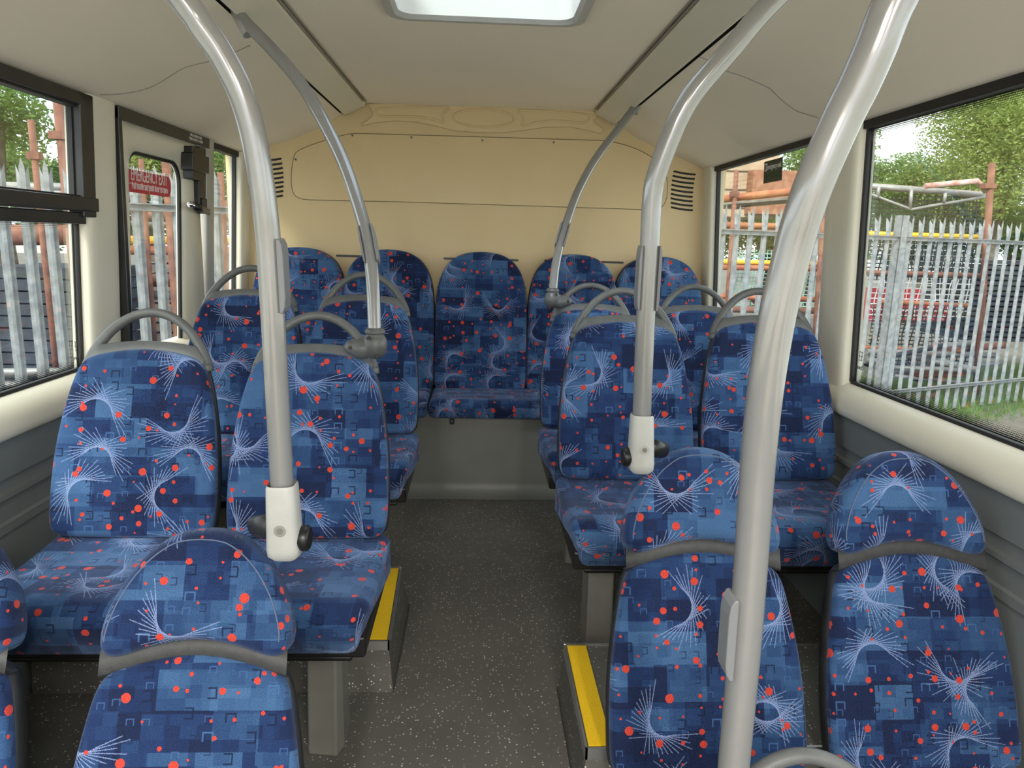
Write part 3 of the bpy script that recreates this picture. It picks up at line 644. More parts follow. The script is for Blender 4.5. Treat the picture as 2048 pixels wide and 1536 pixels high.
# ------------------------------------------------------------------ seats
def dense(path, n=4, closed=False):
    return [(p.x, p.z) for p in smooth_path([(x, 0, z) for x, z in path], n)]
def inflate(mb, outline, rings, fills, centre, bulge=0.0, deform=None, backcap=False, uvs=True, seg=None):
    per = [0]; m0 = len(outline)
    for i in range(m0): per.append(per[-1]+math.dist(outline[i], outline[(i+1) % m0]))
    K = max(24, int(per[-1]/.012)); rs = []; j = 0
    for k in range(K):
        t = per[-1]*k/K
        while per[j+1] < t: j += 1
        f = (t-per[j])/max(1e-9, per[j+1]-per[j]); a, b = outline[j], outline[(j+1) % m0]; rs.append((a[0]+(b[0]-a[0])*f, a[1]+(b[1]-a[1])*f))
    for _ in range(7): rs = [(.25*rs[i-1][0]+.5*rs[i][0]+.25*rs[(i+1) % K][0], .25*rs[i-1][1]+.5*rs[i][1]+.25*rs[(i+1) % K][1]) for i in range(K)]
    outline = rs
    n = len(outline); nor = []
    ar = sum(outline[i][0]*outline[(i+1) % n][1]-outline[(i+1) % n][0]*outline[i][1] for i in range(n)); sg = 1 if ar > 0 else -1
    for i in range(n):
        a, c0, b = outline[i-1], outline[i], outline[(i+1) % n]
        t1 = Vector((c0[0]-a[0], c0[1]-a[1])).normalized(); t2 = Vector((b[0]-c0[0], b[1]-c0[1])).normalized()
        m_ = Vector(((t1.y+t2.y)*sg, -(t1.x+t2.x)*sg)); m_ = m_.normalized() if m_.length > 1e-6 else Vector((t1.y*sg, -t1.x*sg))
        k_ = min(1.35, 1/max(.3, m_.x*t1.y*sg-m_.y*t1.x*sg)); nor.append((m_.x*k_, m_.y*k_))
    arc = [0]
    for (i0, y0), (i1, y1) in zip(rings, rings[1:]): arc.append(arc[-1]+math.hypot(i1-i0, y1-y0))
    last = rings[-1][0]; ids = []
    for (ins, y), ar_ in zip(rings, arc):
        row = []; ext = arc[-1]-ar_
        for p, nn in zip(outline, nor):
            x, z = p[0]-nn[0]*ins, p[1]-nn[1]*ins; u = (p[0]-nn[0]*last+nn[0]*ext, p[1]-nn[1]*last+nn[1]*ext)
            q = (x, y, z); q = deform(q) if deform else q; row.append(mb.vert(q, u if uvs else None))
        ids.append(row)
    xm = max(abs(p[0]) for p in outline); zs_ = [p[1] for p in outline]; z0_, z1_ = min(zs_), max(zs_)
    def bf(X, Z): return max(0, (1-(X/xm)**2))*max(0, 1-((2*Z-z0_-z1_)/(z1_-z0_))**2)
    yl = rings[-1][1]; base = [(p[0]-nn[0]*last, p[1]-nn[1]*last) for p, nn in zip(outline, nor)]
    if len(fills) >= 4: fills = [1-k/16 for k in range(1, 16)]
    for s in fills:
        row = []
        for x, z in base:
            X, Z = centre[0]+(x-centre[0])*s, centre[1]+(z-centre[1])*s; q = (X, yl-bulge*bf(X, Z), Z); q = deform(q) if deform else q
            row.append(mb.vert(q, (X, Z) if uvs else None))
        ids.append(row)
    q = (centre[0], yl-bulge, centre[1]); q = deform(q) if deform else q; c = mb.vert(q, centre if uvs else None)
    for A, B_ in zip(ids, ids[1:]):
        for i in range(n): mb.face((A[i], A[(i+1) % n], B_[(i+1) % n], B_[i]))
    for i in range(n): mb.face((ids[-1][i], ids[-1][(i+1) % n], c))
    if backcap: mb.face(ids[0][::-1])
    return ids
def mirror_outline(right, topc=None):      # right side points bottom->top; returns closed ccw
    return [(x, z) for x, z in right]+[(-x, z) for x, z in right[::-1] if abs(x) > 1e-6]
def leaner(L, curve=0.0, H=.45, dish=0.0, W_=.2):
    c, s = math.cos(L), math.sin(L)
    def f(p):
        x, y, z = p; t = max(0, z/H)
        y = y + curve*t*t + dish*(1-min(1, (x/W_)**2))
        return (x, y*c+z*s, z*c-y*s*.9)
    return f
def cushion(mb, w, depth, hfront, r=.045, taper=.03, dish=.012, back=.0, tuck=.035):
    prof = [(back, 0.0)]
    for k in range(1, 9): prof.append((back-(depth-r)*k/8, dish*math.sin(math.pi*k/8)*-1+.004*k/8))
    for k in range(1, 7):
        a = math.pi/2*k/6; prof.append((back-(depth-r)-r*math.sin(a), .004-r*(1-math.cos(a))))
    for k in range(1, 6): prof.append((back-depth+tuck*(k/5)**1.5, .004-r-(hfront-r)*k/5))
    prof.append((back-depth+tuck+.02, .002-hfront-.006))
    N = len(prof); arc = [0]
    for a, b in zip(prof, prof[1:]): arc.append(arc[-1]+math.dist(a, b))
    nor = []
    for i in range(N):
        a, b = prof[max(0, i-1)], prof[min(N-1, i+1)]; t = Vector((b[0]-a[0], b[1]-a[1])).normalized(); nor.append((t.y*-1, t.x))
    cross = [(-1, .10, -.12), (-1, .055, -.075), (-1, .022, -.030)]
    for k in range(1, 5): a = math.pi/2*k/4; cross.append((-1+0, .022*(1-math.sin(a)), .022*(1-math.cos(a))))
    half = [(-w, .026), (-w+.001, .018), (-w+.004, .011), (-w+.012, .004), (-w+.026, 0), (-w*.6, 0), (-w*.3, -.0), (0, 0)]
    full = half+[(-x, d) for x, d in half[:-1][::-1]]
    ca = [0]
    for a, b in zip(full, full[1:]): ca.append(ca[-1]+math.hypot(b[0]-a[0], b[1]-a[1]))
    mid = ca[len(half)-1]; rows = []
    for i in range(N):
        # normal pointing outward (up on the top, forward on the front)
        t0 = prof[max(0, i-1)]; t1 = prof[min(N-1, i+1)]; t = Vector((t1[0]-t0[0], t1[1]-t0[1])).normalized(); nn = Vector((t.y, -t.x))
        if nn.y < 0 and i < 9: nn = -nn
        if i >= 9 and nn.x > 0: nn = -nn
        fr = max(0, (i-9)/(N-9)); sc_ = 1-taper/w*fr
        row = []
        for j, (x, d) in enumerate(full):
            row.append(mb.vert((x*sc_, prof[i][0]-nn.x*d, prof[i][1]-nn.y*d), (ca[j]-mid, -arc[i])))
        rows.append(row)
    for i in range(N-1):
        for j in range(len(full)-1): mb.face((rows[i][j], rows[i][j+1], rows[i+1][j+1], rows[i+1][j]))
    for j, sg in ((0, 1), (len(full)-1, -1)):
        pl = []
        for i in range(N):
            p = mb.v[rows[i][j]]; pl.append((p[1], p[2], p[0]))
        b0, b1 = (pl[-1][0], pl[-1][1]), (pl[0][0], pl[-1][1])
        pts = [(a, b, x) for a, b, x in pl]+[(b1[0], b1[1], pl[0][2])]
        cxm = sum(q[0] for q in pts)/len(pts); czm = sum(q[1] for q in pts)/len(pts)
        rim = [mb.vert((q[2], q[0], q[1]), (q[0], q[1]+.3*sg)) for q in pts]; cv = mb.vert((sg*-w*.995, cxm, czm), (cxm, czm+.3*sg))
        for k in range(len(rim)): mb.face((rim[k], rim[(k+1) % len(rim)], cv), 0, False)
    return prof
# --- handle-backed seat
LB = math.radians(15.5)
sideB = dense([(.196, 0), (.201, .04), (.202, .12), (.199, .20), (.190, .28), (.176, .36), (.158, .425), (.147, .452)], 3)
topB = [(.147-.147*k/8, .452+.024*math.sin(math.pi/2*k/8)) for k in range(1, 9)]
outB = [(x, z) for x, z in [(.0, -.004), (.06, -.004), (.13, -.003)]]+sideB+topB
outB = outB[1:]+[(-x, z) for x, z in outB[::-1] if x > 1e-6][0:]
outB = outB+[(0, -.004)]
dB = leaner(LB, .012, .45, .010, .2)
RINGS_B = [(0, .004), (0, -.020), (.002, -.030), (.007, -.037), (.014, -.040)]
def seat_B_meshes():
    D = {}
    mb = MB(); inflate(mb, outB, RINGS_B, (.85, .7, .52, .35, .18), (0, .2), .004, dB); D['backrest'] = mb.mesh('backrest', FAB)
    mb = MB(); so_ = [(x*1.005, z*1.0) for x, z in outB]; inflate(mb, so_, [(.006, -.012), (-.001, -.006), (-.002, .008), (.004, .028), (.02, .038)], (.6, .3), (0, .2), -.0, dB, uvs=False); D['back_shell'] = mb.mesh('back_shell', SHELL)
    mb = MB()
    a, b = .150, .150; arch = []
    for k in range(29):
        t = math.pi*k/28; cx_, sz_ = math.cos(t), math.sin(t)
        arch.append(dB((a*cx_, .006, .434+.142*sz_**1.45)))
    arch = [dB((.1515, .008, .421))]+arch[:]+[dB((-.1515, .008, .421))]
    arch = smooth_path(arch, 2); na = len(arch)
    mb.tube(arch, [.0118+.0045*abs(2*i/(na-1)-1)**3 for i in range(na)], 12, sx=1.1)
    rows = []      # crescent web under the arch
    def web(x, lo):
        u = x/.150; zt = .486+.020*(1-u*u) if not lo else .440+.030*(1-u*u)
        if not lo: zt = .480+.019*(1-abs(u)**2)-.03*max(0, abs(u)-.85)/.15
        return zt
    K = 24; front = []; back = []
    for i in range(K+1):
        x = -.150+.300*i/K; zl, zh = web(x, True)-.008, web(x, False)
        if zh < zl+.006: zh = zl+.006
        rows.append([dB((x, -.018, zl)), dB((x, -.020, zl+.004)), dB((x, -.017, zh-.003)), dB((x, -.008, zh)), dB((x, .014, zh)), dB((x, .022, zh-.006)), dB((x, .022, zl))])
    mb.sheet(rows, 0); 
    # fillets joining arch and web
    for s in (-1, 1):
        mb.tube([dB((s*.150, .004, .432)), dB((s*.134, .004, .470)), dB((s*.118, .004, .487))], [.0165, .011, .005], 10)
    D['grab_handle'] = mb.mesh('grab_handle', HANDLE)
    mb = MB(); cushion(mb, .207, .385, .125, back=.012); D['seat_cushion'] = mb.mesh('seat_cushion', FAB)
    for s in (-1, 1):
        mb = MB(); mb.tube(smooth_path([(s*.188, -.300, .0005), (s*.1875, -.335, -.006), (s*.186, -.360, -.022), (s*.183, -.3755, -.05), (s*.180, -.372, -.085)], 4), .0013, 6)
        D['piping' if s < 0 else 'piping_'] = mb.mesh('piping', THREAD)
    mb = MB(); mb.box(-.195, .195, -.335, .03, -.135, -.085); mb.box(-.165, .165, -.325, .0, -.150, -.135); D['seat_pan'] = mb.mesh('seat_pan', BLACK)
    return D
DB = seat_B_meshes()
def leg_mesh(h):
    mb = MB(); mb.box(-.05, .05, -.09, .06, -.02, 0)
    mb.hexa([(-.040, -.075, -h), (.030, -.085, -h), (.042, -.05, -h), (.042, .035, -h), (-.04, .045, -h)], [(-.040, -.055, -.02), (.030, -.065, -.02), (.038, -.04, -.02), (.038, .035, -.02), (-.04, .045, -.02)]); return mb.mesh('pedestal_leg', LEGM)
def put_seat(kind, D, label, group, x, y, z, sc=1.0, leg=None, name='bus_seat'):
    t = thing(name, label, 'bus seat', (x, y, z), group)
    for nm in D:
        o = link(nm.strip('_'), D[nm], t)
        if nm.startswith('piping'): o.parent = [c for c in t.children if c.name.split('.')[0] == ('headrest' if kind == 'A' else 'seat_cushion')][0]
        if nm == 'seat_pan': b = o.modifiers.new('bevel', 'BEVEL'); b.width = .006; b.segments = 2
    t.scale = (sc, sc, sc)
    if leg is not None:
        o = link('pedestal_leg', leg_mesh((z-ZF)/sc-.15), t, (leg, -.14, -.15)); b = o.modifiers.new('bevel', 'BEVEL'); b.width = .005; b.segments = 2
    return t
GB = 'blue patterned seats with looped grey grab handles'
# junction y given for the front face of the backrest foot
def B(label, x, yj, z, sc=1.0, leg=None): return put_seat('B', DB, label, GB, x, yj+.04, z, sc, leg)
B('blue seat with looped grey grab handle beside the left window, nearer than the emergency door', -.832, 1.64, .603, .97)
BLA = B('blue left aisle seat with a curved pole rising from its grab handle', -.412, 1.64, .604, .97, leg=.075)
B('blue seat with looped grey handle standing beside the emergency door', -.795, 2.345, .672, 1.0)
B('blue seat left of the aisle, second from the back, seen behind a curved pole', -.398, 2.345, .676, .97, leg=.06)
B('blue aisle seat with looped handle on the right, facing the white pole', .460, 2.02, .633, 1.02, leg=-.09)
B('blue window seat with looped handle on the right, beside the wide side pillar', .902, 2.02, .637, 1.03, leg=None)
B('blue right aisle seat just ahead of the rear bench, pole clamped to its handle', .455, 2.65, .622, 1.0, leg=-.07)
B('blue right window seat just ahead of the rear bench, handle near the glass', .880, 2.65, .626, 1.0)
# --- headrest seat
LA = math.radians(20)
HZ = .47     # height of the band above junction
sideH = [(.120, .004), (.158, -.008), (.176, -.002), (.184, .018), (.183, .045), (.174, .085), (.158, .125), (.134, .165), (.100, .205), (.060, .232), (.025, .242)]
botH = [(0, .030), (.045, .026), (.085, .016)]
oh = botH[1:]+sideH; outH = [(x, z) for x, z in dense(oh, 3)]
outH = outH+[(0, .244)]+[(-x, z) for x, z in outH[::-1]]+[(0, .030)]
outH = [(x, z+HZ) for x, z in outH]
dA = leaner(LA, .010, .56, .006, .2)
sideP = dense([(.218, 0), (.219, .08), (.218, .16), (.212, .24), (.202, .31), (.189, .38), (.175, .435)], 3)
topP = [(.175-.175*k/8, .442+.034*math.sin(math.pi/2*k/8)**1.3) for k in range(1, 9)]
outP = [(.07, -.01), (.15, -.008)]+sideP+topP; outP = outP+[(-x, z) for x, z in outP[::-1] if x > 1e-6]+[(0, -.01)]
DA = {}
mb = MB(); inflate(mb, outP, [(0, .004), (0, -.018), (.002, -.028), (.007, -.035), (.014, -.038)], (.85, .7, .52, .35, .18), (0, .22), .004, dA); DA['backrest'] = mb.mesh('backrest', FAB)
mb = MB(); inflate(mb, outH, [(.006, .024), (.001, .018), (0, .004), (0, -.022), (.004, -.036), (.011, -.045), (.019, -.050), (.024, -.051)], (.8, .6, .4, .2), (0, HZ+.11), .002, dA, backcap=True); DA['headrest'] = mb.mesh('headrest', FAB)
mb = MB(); hp = dense([(.172, .030), (.171, .050), (.160, .088), (.145, .122), (.122, .158), (.092, .191), (.055, .216), (.022, .2235)], 4); hp = hp+[(0, .2245)]+[(-x, z) for x, z in hp[::-1]]
mb.tube([dA((x*.955, -.0497, z*.985+HZ+.002)) for x, z in hp], .0016, 6); DA['piping'] = mb.mesh('piping', THREAD)
mb = MB(); rows = []
for i in range(29):
    x = -.178+.356*i/28; u = x/.178; zl = .443+.036*math.cos(u*math.pi/2)**1.1-.012 if abs(u) < 1 else .431; zh = HZ+.012+.030*math.cos(u*math.pi/2)
    rows.append([dA((x, .01, zl)), dA((x, -.026, zl)), dA((x, -.031, zl+.006)), dA((x, -.031, zh)), dA((x, .012, zh))])
mb.sheet(rows, 0); DA['neck_band'] = mb.mesh('neck_band', BAND)
mb = MB(); so_ = [(x*1.005, z) for x, z in outP]; inflate(mb, so_, [(.008, -.016), (-.001, -.010), (-.003, .010), (.006, .036), (.03, .046)], (.6, .3), (0, .22), 0, dA, uvs=False); DA['back_shell'] = mb.mesh('back_shell', SHELL)
mb = MB(); cushion(mb, .212, .39, .12, back=.012); DA['seat_cushion'] = mb.mesh('seat_cushion', FAB)
mb = MB(); mb.box(-.195, .195, -.335, .03, -.135, -.085); DA['seat_pan'] = mb.mesh('seat_pan', BLACK)
GA = 'blue seats with padded headrests over a grey band'
def A(label, x, yh, zh, sc=1.0, lean=LA):      # yh, zh: front foot of the headrest
    t = put_seat('A', DA, label, GA, x, yh-HZ*math.sin(LA)*sc+.045*sc, zh-HZ*math.cos(LA)*sc, sc); 
    h = t.location.z+.22-.15*sc
    o = link('pedestal_leg', leg_mesh(h/sc-.001), t, (0, -.14, -.15)); return t
def seat_at(label, cxpx, bpx, widpx, Wm=.368):      # from apparent headrest width get distance
    pass
A('blue seat with padded headrest beside the right aisle step, pole bracket at its shoulder', .486, 1.36, .694, .93)
A('blue seat with padded headrest against the right side wall, below the window', .942, 1.36, .694, .92)
A('blue seat with padded headrest at the front left, tall white pole bracketed to its side', -.462, 1.07, .640, .86)
A('blue headrest seat cut off by the left edge of the picture', -.915, 1.07, .645, .86)
# nearest seat whose handle loop just shows
B('nearest seat on the right, only the top of its grey handle loop in view', .455, .62, .155, .92)
# --- rear bench
dR = leaner(math.radians(9), .0, .66, .012, .22)
def bench_out(w, H):
    s = dense([(w*.96, 0), (w, .05), (w, .25), (w*.99, .40), (w*.955, .50), (w*.86, .585), (w*.66, .648), (w*.36, .682)], 4)
    o_ = [(w*.3, -.003), (w*.7, -.003)]+s+[(0, .690)]; o_ = [(x, z*H/.69) for x, z in o_]
    return o_+[(-x, z) for x, z in o_[::-1] if x > 1e-6]+[(0, -.003)]
GR = 'five blue rounded seats of the rear bench'
labs = ['leftmost tall rounded seat of the rear bench, partly behind the near left pole', 'second rear bench seat from the left, behind a looped handle', 'middle seat of the rear bench, at the end of the aisle', 'fourth rear bench seat from the left, thin curved pole in front', 'rightmost seat of the rear bench, partly behind the straight pole']
bx = [-.868, -.438, .018, .472, .894]; cuts = [(-1.13, -.665), (-.66, -.222), (-.214, .330), (.338, .70), (.705, 1.118)]
for i in range(5):
    t = thing('bench_seat', labs[i], 'bench seat', (bx[i], 3.44, .60), GR)
    mb = MB(); inflate(mb, bench_out(.226, .690), [(0, .05), (0, -.006), (.003, -.020), (.010, -.028), (.020, -.030)], (.85, .7, .5, .3, .15), (0, .34), .004, dR); part('backrest', mb, FAB, t)
    mb = MB(); oo = bench_out(.2275, .692); inflate(mb, oo, [(.02, .062), (0, .055), (0, .028), (.006, .022)], (.6,), (0, .34), 0, dR, uvs=False); part('back_shell', mb, SHELL, t)
    a, b = cuts[i]; mb = MB(); cushion(mb, (b-a)/2, .335, .082, r=.035, taper=.0, dish=.004, back=.02, tuck=.010); o = part('seat_cushion', mb, FAB, t); o.location = ((a+b)/2-bx[i], 0, .022)

# ------------------------------------------------------------------ footwell platforms
def platform(label, side, p, xin, xo, y0, y1, z1):
    t = thing('footwell_platform', label, 'platform', (side*xin, (y0+y1)/2, ZF)); X, Y, Z = t.location
    mb = MB(); s = side
    def v(x, y, z): return (s*x-X, y-Y, z-Z)
    mb.hexa([v(xin-.010, y0-.012, ZF), v(xo, y0-.012, ZF), v(xo, y1, ZF), v(xin-.010, y1, ZF)], [v(xin+.004, y0+.004, z1-.002), v(xo, y0+.004, z1-.002), v(xo, y1-.004, z1-.002), v(xin+.004+p, y1-.004, z1-.002)]); part('base', mb, FLOOR, t)
    mb = MB()
    mb.hexa([v(xin, y0, z1-.024), v(xo, y0, z1-.024), v(xo, y0+.006, z1-.024), v(xin, y0+.006, z1-.024)], [v(xin, y0, z1+.002), v(xo, y0, z1+.002), v(xo, y0+.006, z1+.002), v(xin, y0+.006, z1+.002)])
    mb.hexa([v(xin, y0, z1-.024), v(xin+.005, y0, z1-.024), v(xin+.005+p, y1, z1-.024), v(xin+p, y1, z1-.024)], [v(xin, y0, z1+.002), v(xin+.005, y0, z1+.002), v(xin+.005+p, y1, z1+.002), v(xin+p, y1, z1+.002)])
    mb.hexa([v(xin+p, y1-.005, z1-.02), v(xo, y1-.005, z1-.02), v(xo, y1, z1-.02), v(xin+p, y1, z1-.02)], [v(xin+p, y1-.005, z1+.003), v(xo, y1-.005, z1+.003), v(xo, y1, z1+.003), v(xin+p, y1, z1+.003)])
    part('edge_trim', mb, ALU, t, label='bare aluminium edge trim')
    mb = MB(); w = .050; mb.hexa([v(xin+.008, y0+.012, z1-.001), v(xin+w+.008, y0+.012, z1-.001), v(xin+w+.008+p, y1-.012, z1-.001), v(xin+.008+p, y1-.012, z1-.001)], [v(xin+.008, y0+.012, z1+.003), v(xin+w+.008, y0+.012, z1+.003), v(xin+w+.008+p, y1-.012, z1+.003), v(xin+.008+p, y1-.012, z1+.003)])
    part('tread_strip', mb, YEL, t, label='yellow anti-slip tread strip')
    mb = MB(); mb.box(*sorted((s*(xin-.012)-X, s*(xin-.009)-X)), y0-.016-Y, y1-Y, 0, .012); part('foot_seal', mb, mat('seal_brown', (.05, .045, .035), .6), t)
    return t
pa = atZ(779, 1284, .29); pb = atZ(803, 1135, .29)
platform('low platform with yellow tread strip left of the aisle', -1, -pb.x+pa.x, -pa.x, 1.14, pa.y, pb.y, .29)
pa = atZ(1171, 1500, .29); pb = atZ(1127, 1288, .29)
platform('low platform with yellow tread strip right of the aisle', 1, pb.x-pa.x, pa.x, 1.14, pa.y, pb.y, .29)

# ------------------------------------------------------------------ poles
def pole(label, pts, r=.0165, sc=8):
    P_ = smooth_path([Vector(p) for p in pts], sc); base = P_[-1]
    t = thing('grab_pole', label, 'grab pole', tuple(base)); mb = MB(); mb.tube([p-base for p in P_], r, 24); part('tube', mb, POLE, t); return t, base
def Y_interp(px, Y0, Y1): return [atY(x, y, Y0+(Y1-Y0)*i/(len(px)-1)) for i, (x, y) in enumerate(px)]
def slot_top(side, y): return Vector((side*.655, y, 1.915))
def P1y(p): return (p[-2].y-p[-1].y)/(p[-2].z-p[-1].z)
def P1s(p): return (p[-2].x-p[-1].x)/(p[-2].z-p[-1].z)
# pole 1
p1 = Y_interp([(366, 0), (402, 50), (437, 100), (475, 171), (499, 240), (516, 320), (530, 420), (538, 500), (547, 650), (555, 800), (566, 1000), (571, 1090)], 1.0, 1.06)
p1 = [Vector((-.645, .96, 1.905)), Vector((-.55, .97, 1.815)), Vector((-.455, .985, 1.72))]+p1
t1, b1 = pole('tall pale pole curving over the front left seat headrest up to the ceiling', p1, r=.0174)
def sleeve(t, base, armdir, knob, sh=0, shy=0):
    mb = MB(); rows = []; 
    for (z, w, d) in ((.105, .0205, .0215), (.10, .0225, .0235), (.0, .0265, .026), (-.012, .0255, .025), (-.02, .018, .018)):
        rows.append([(sh*z+w*math.copysign(abs(math.cos(a))**.55, math.cos(a)), shy*z+d*math.copysign(abs(math.sin(a))**.55, math.sin(a)), z) for a in [2*math.pi*k/24 for k in range(25)]])
    mb.sheet(rows, 0); mb.face([mb.vert(p) for p in rows[-1][:-1]]); o = t = part('socket_sleeve', mb, SLEEVE, t)
    mb = MB(); mb.tube([(0, -.024, .035), (0, -.0285, .035)], .0095, 16); mb.tube([(0, -.0282, .035), (0, -.0295, .035)], .0055, 6, mi=1); part('fixing_screw', mb, [ALU, LEGM], t)
    mb = MB(); mb.tube([(knob*.020, .0, .012), (knob*.036, .0, .012), (knob*.039, 0, .012)], [.020, .020, .016], 20); part('end_cap', mb, BLACK, t)
    mb = MB(); a = armdir; mb.tube([(-knob*.012, .006, .030), (-knob*.036, .012, .026), (-knob*.056, .030, .018)], [.021, .019, .017], 14, sx=.75); part('seat_arm', mb, BLACK if knob < 0 else SHELL, t)
sleeve(t1, b1, 0, 1, P1s(p1), P1y(p1))
def paddle(t, base, pts, zc, dx, h=.135, w=.014, side=1):
    mb = MB(); q = min(pts, key=lambda p: abs(p.z-zc)); i = pts.index(q); tg = (pts[max(i-1, 0)]-pts[min(i+1, len(pts)-1)]).normalized()
    c = q-base; nrm = Vector((side, 0, 0)); nrm = (nrm-tg*nrm.dot(tg)).normalized(); fw = tg.cross(nrm).normalized()
    prof = [(-.5, .0), (-.5, .45), (-.42, .85), (-.30, 1), (.30, 1), (.42, .85), (.5, .45), (.5, 0)]
    mb.prism([(u*h, v*w) for u, v in prof], lambda p: c+tg*p[0]+nrm*(dx+p[1])-fw*.017, lambda p: c+tg*p[0]+nrm*(dx+p[1])+fw*.017)
    part('bell_push', mb, PADDLE, t, bevel=.002, label='slim grey bell push housing')
P1 = smooth_path(p1, 8); paddle(t1, b1, P1, atY(572, 545, 1.04).z, .014, h=.105, w=.009)
# pole 2
p2 = Y_interp([(487, 40), (545, 100), (600, 165), (645, 240), (685, 320), (712, 395), (735, 480), (745, 560), (750, 680)], 2.05, 1.745)
t2, b2 = pole('slim curved pole clamped to the left aisle seat handle, reaching the ceiling slot', [Vector((-.655, 2.07, 1.925))]+p2)
def clamp(t, off, flip=1):
    mb = MB(); f = flip
    mb.ball((0, 0, -.012), (.031, .030, .036), n=20, m=14); mb.ball((-f*.030, .0, -.022), (.034, .027, .026), n=20, m=14); mb.ball((-f*.055, .004, -.020), (.022, .022, .020), n=16, m=10); mb.tube([(0, 0, .018), (0, 0, .030)], [.027, .021], 20)
    o = part('handle_clamp', mb, noisy('clamp_grey', (.09, .094, .096), (.11, .114, .116), 30, .38), t)
    t = o
    rm = o.modifiers.new('remesh', 'REMESH'); rm.mode = 'VOXEL'; rm.voxel_size = .0028; rm.use_smooth_shade = True
    sm_ = o.modifiers.new('smooth', 'SMOOTH'); sm_.factor = .6; sm_.iterations = 9
    for (x, z, y) in ((-f*.012, .008, -.0265), (-f*.058, -.018, -.016), (f*.008, -.036, -.021)):
        mb = MB(); mb.tube([(x, y-.0045, z), (x, y+.008, z)], .0045, 12); mb.tube([(x, y-.0046, z), (x, y-.0048, z)], .0025, 8, mi=1); part('screw', mb, [BLACK, SHELL], t)
clamp(t2, 0, 1)
P2 = smooth_path(p2, 8); paddle(t2, b2, P2, atY(745, 490, 1.81).z, .014, h=.10, w=.008); paddle(t2, b2, P2, atY(745, 490, 1.81).z, .014, h=.10, w=.005, side=-1)
def topfix(t, base, p, side):
    mb = MB(); c = Vector(p)-base; mb.tube([c+Vector((side*.03, .02, .02)), c+Vector((-side*.0, 0, -.01)), c+Vector((-side*.015, -.004, -.035))], [.009, .018, .0178], 14); part('ceiling_fixing', mb, noisy('fixing_grey', (.30, .30, .29), (.34, .34, .33), 12, .4), t)
topfix(t2, b2, p2[0], -1)
# pole 3
p3 = Y_interp([(1275, 208), (1235, 260), (1190, 320), (1155, 385), (1135, 440), (1120, 490), (1110, 540), (1105, 592)], 3.15, 2.70)
t3, b3 = pole('slim curved pole clamped to the rearmost right aisle seat, reaching the ceiling slot', p3)
clamp(t3, 0, -1); P3 = smooth_path(p3, 8); paddle(t3, b3, P3, atY(1126, 470, 2.9).z, .014, h=.11, w=.005); paddle(t3, b3, P3, atY(1126, 470, 2.9).z, .014, h=.11, w=.007, side=-1); topfix(t3, b3, p3[0], 1)
# pole 4
p4 = Y_interp([(1547, 0), (1462, 98), (1395, 176), (1362, 228), (1339, 280), (1318, 335), (1305, 390), (1299, 500), (1292, 620), (1285, 790), (1281, 925)], 1.34, 1.40)
t4, b4 = pole('pale pole bracketed to the right headrest seat beside the aisle, bending right overhead', [Vector((.655, 1.33, 1.905))]+p4, r=.019)
sleeve(t4, b4, 0, -1, P1s(p4), P1y(p4)); P4_ = smooth_path(p4, 8); paddle(t4, b4, P4_, atY(1307, 560, 1.39).z, .016, h=.125, w=.006); paddle(t4, b4, P4_, atY(1307, 560, 1.39).z, .016, h=.125, w=.006, side=-1)
# pole 5 (nearest)
p5 = Y_interp([(1791, 0), (1750, 98), (1718, 170), (1683, 240), (1634, 352), (1606, 430), (1584, 508), (1553, 640), (1528, 800), (1514, 950), (1505, 1080), (1489, 1297), (1467, 1536)], .74, .82)
p5 = [p5[0]+(p5[0]-p5[1])*2.6+Vector((.06, 0, 0)), p5[0]+(p5[0]-p5[1])*1.2+Vector((.012, 0, 0))]+p5+[p5[-1]+(p5[-1]-p5[-2])*.5, p5[-1]+(p5[-1]-p5[-2])*.85]
t5, b5 = pole('nearest thick pale pole on the right, leaning across the window', p5, r=.0205)
P5 = smooth_path(p5, 8); paddle(t5, b5, P5, atY(1480, 1265, .81).z, .0175, h=.115, w=.012, side=-1)

# ------------------------------------------------------------------ unseen fill lamps behind the viewer, added to brighten the interior
for k, (x, y) in enumerate(((-.40, -.9), (.40, -.9), (-.40, -1.9), (.40, -1.9))):
    t = thing('fill_lamp', 'flat white added fill lamp %s in the front part of the ceiling' % ('near left', 'near right', 'far left', 'far right')[k], 'lamp', (x, y, ZC-.012))
    mb = MB(); mb.box(-.07, .07, -.3, .3, 0, .012); part('diffuser', mb, WHITE, t)
    ld = bpy.data.lights.new('lamp', 'AREA'); ld.shape = 'RECTANGLE'; ld.size = .14; ld.size_y = .6; ld.energy = LAMPS; ld.color = (1, .95, .87)
    lo = bpy.data.objects.new('lamp', ld); COL.objects.link(lo); lo.parent = t; lo.location = (0, 0, -.006)

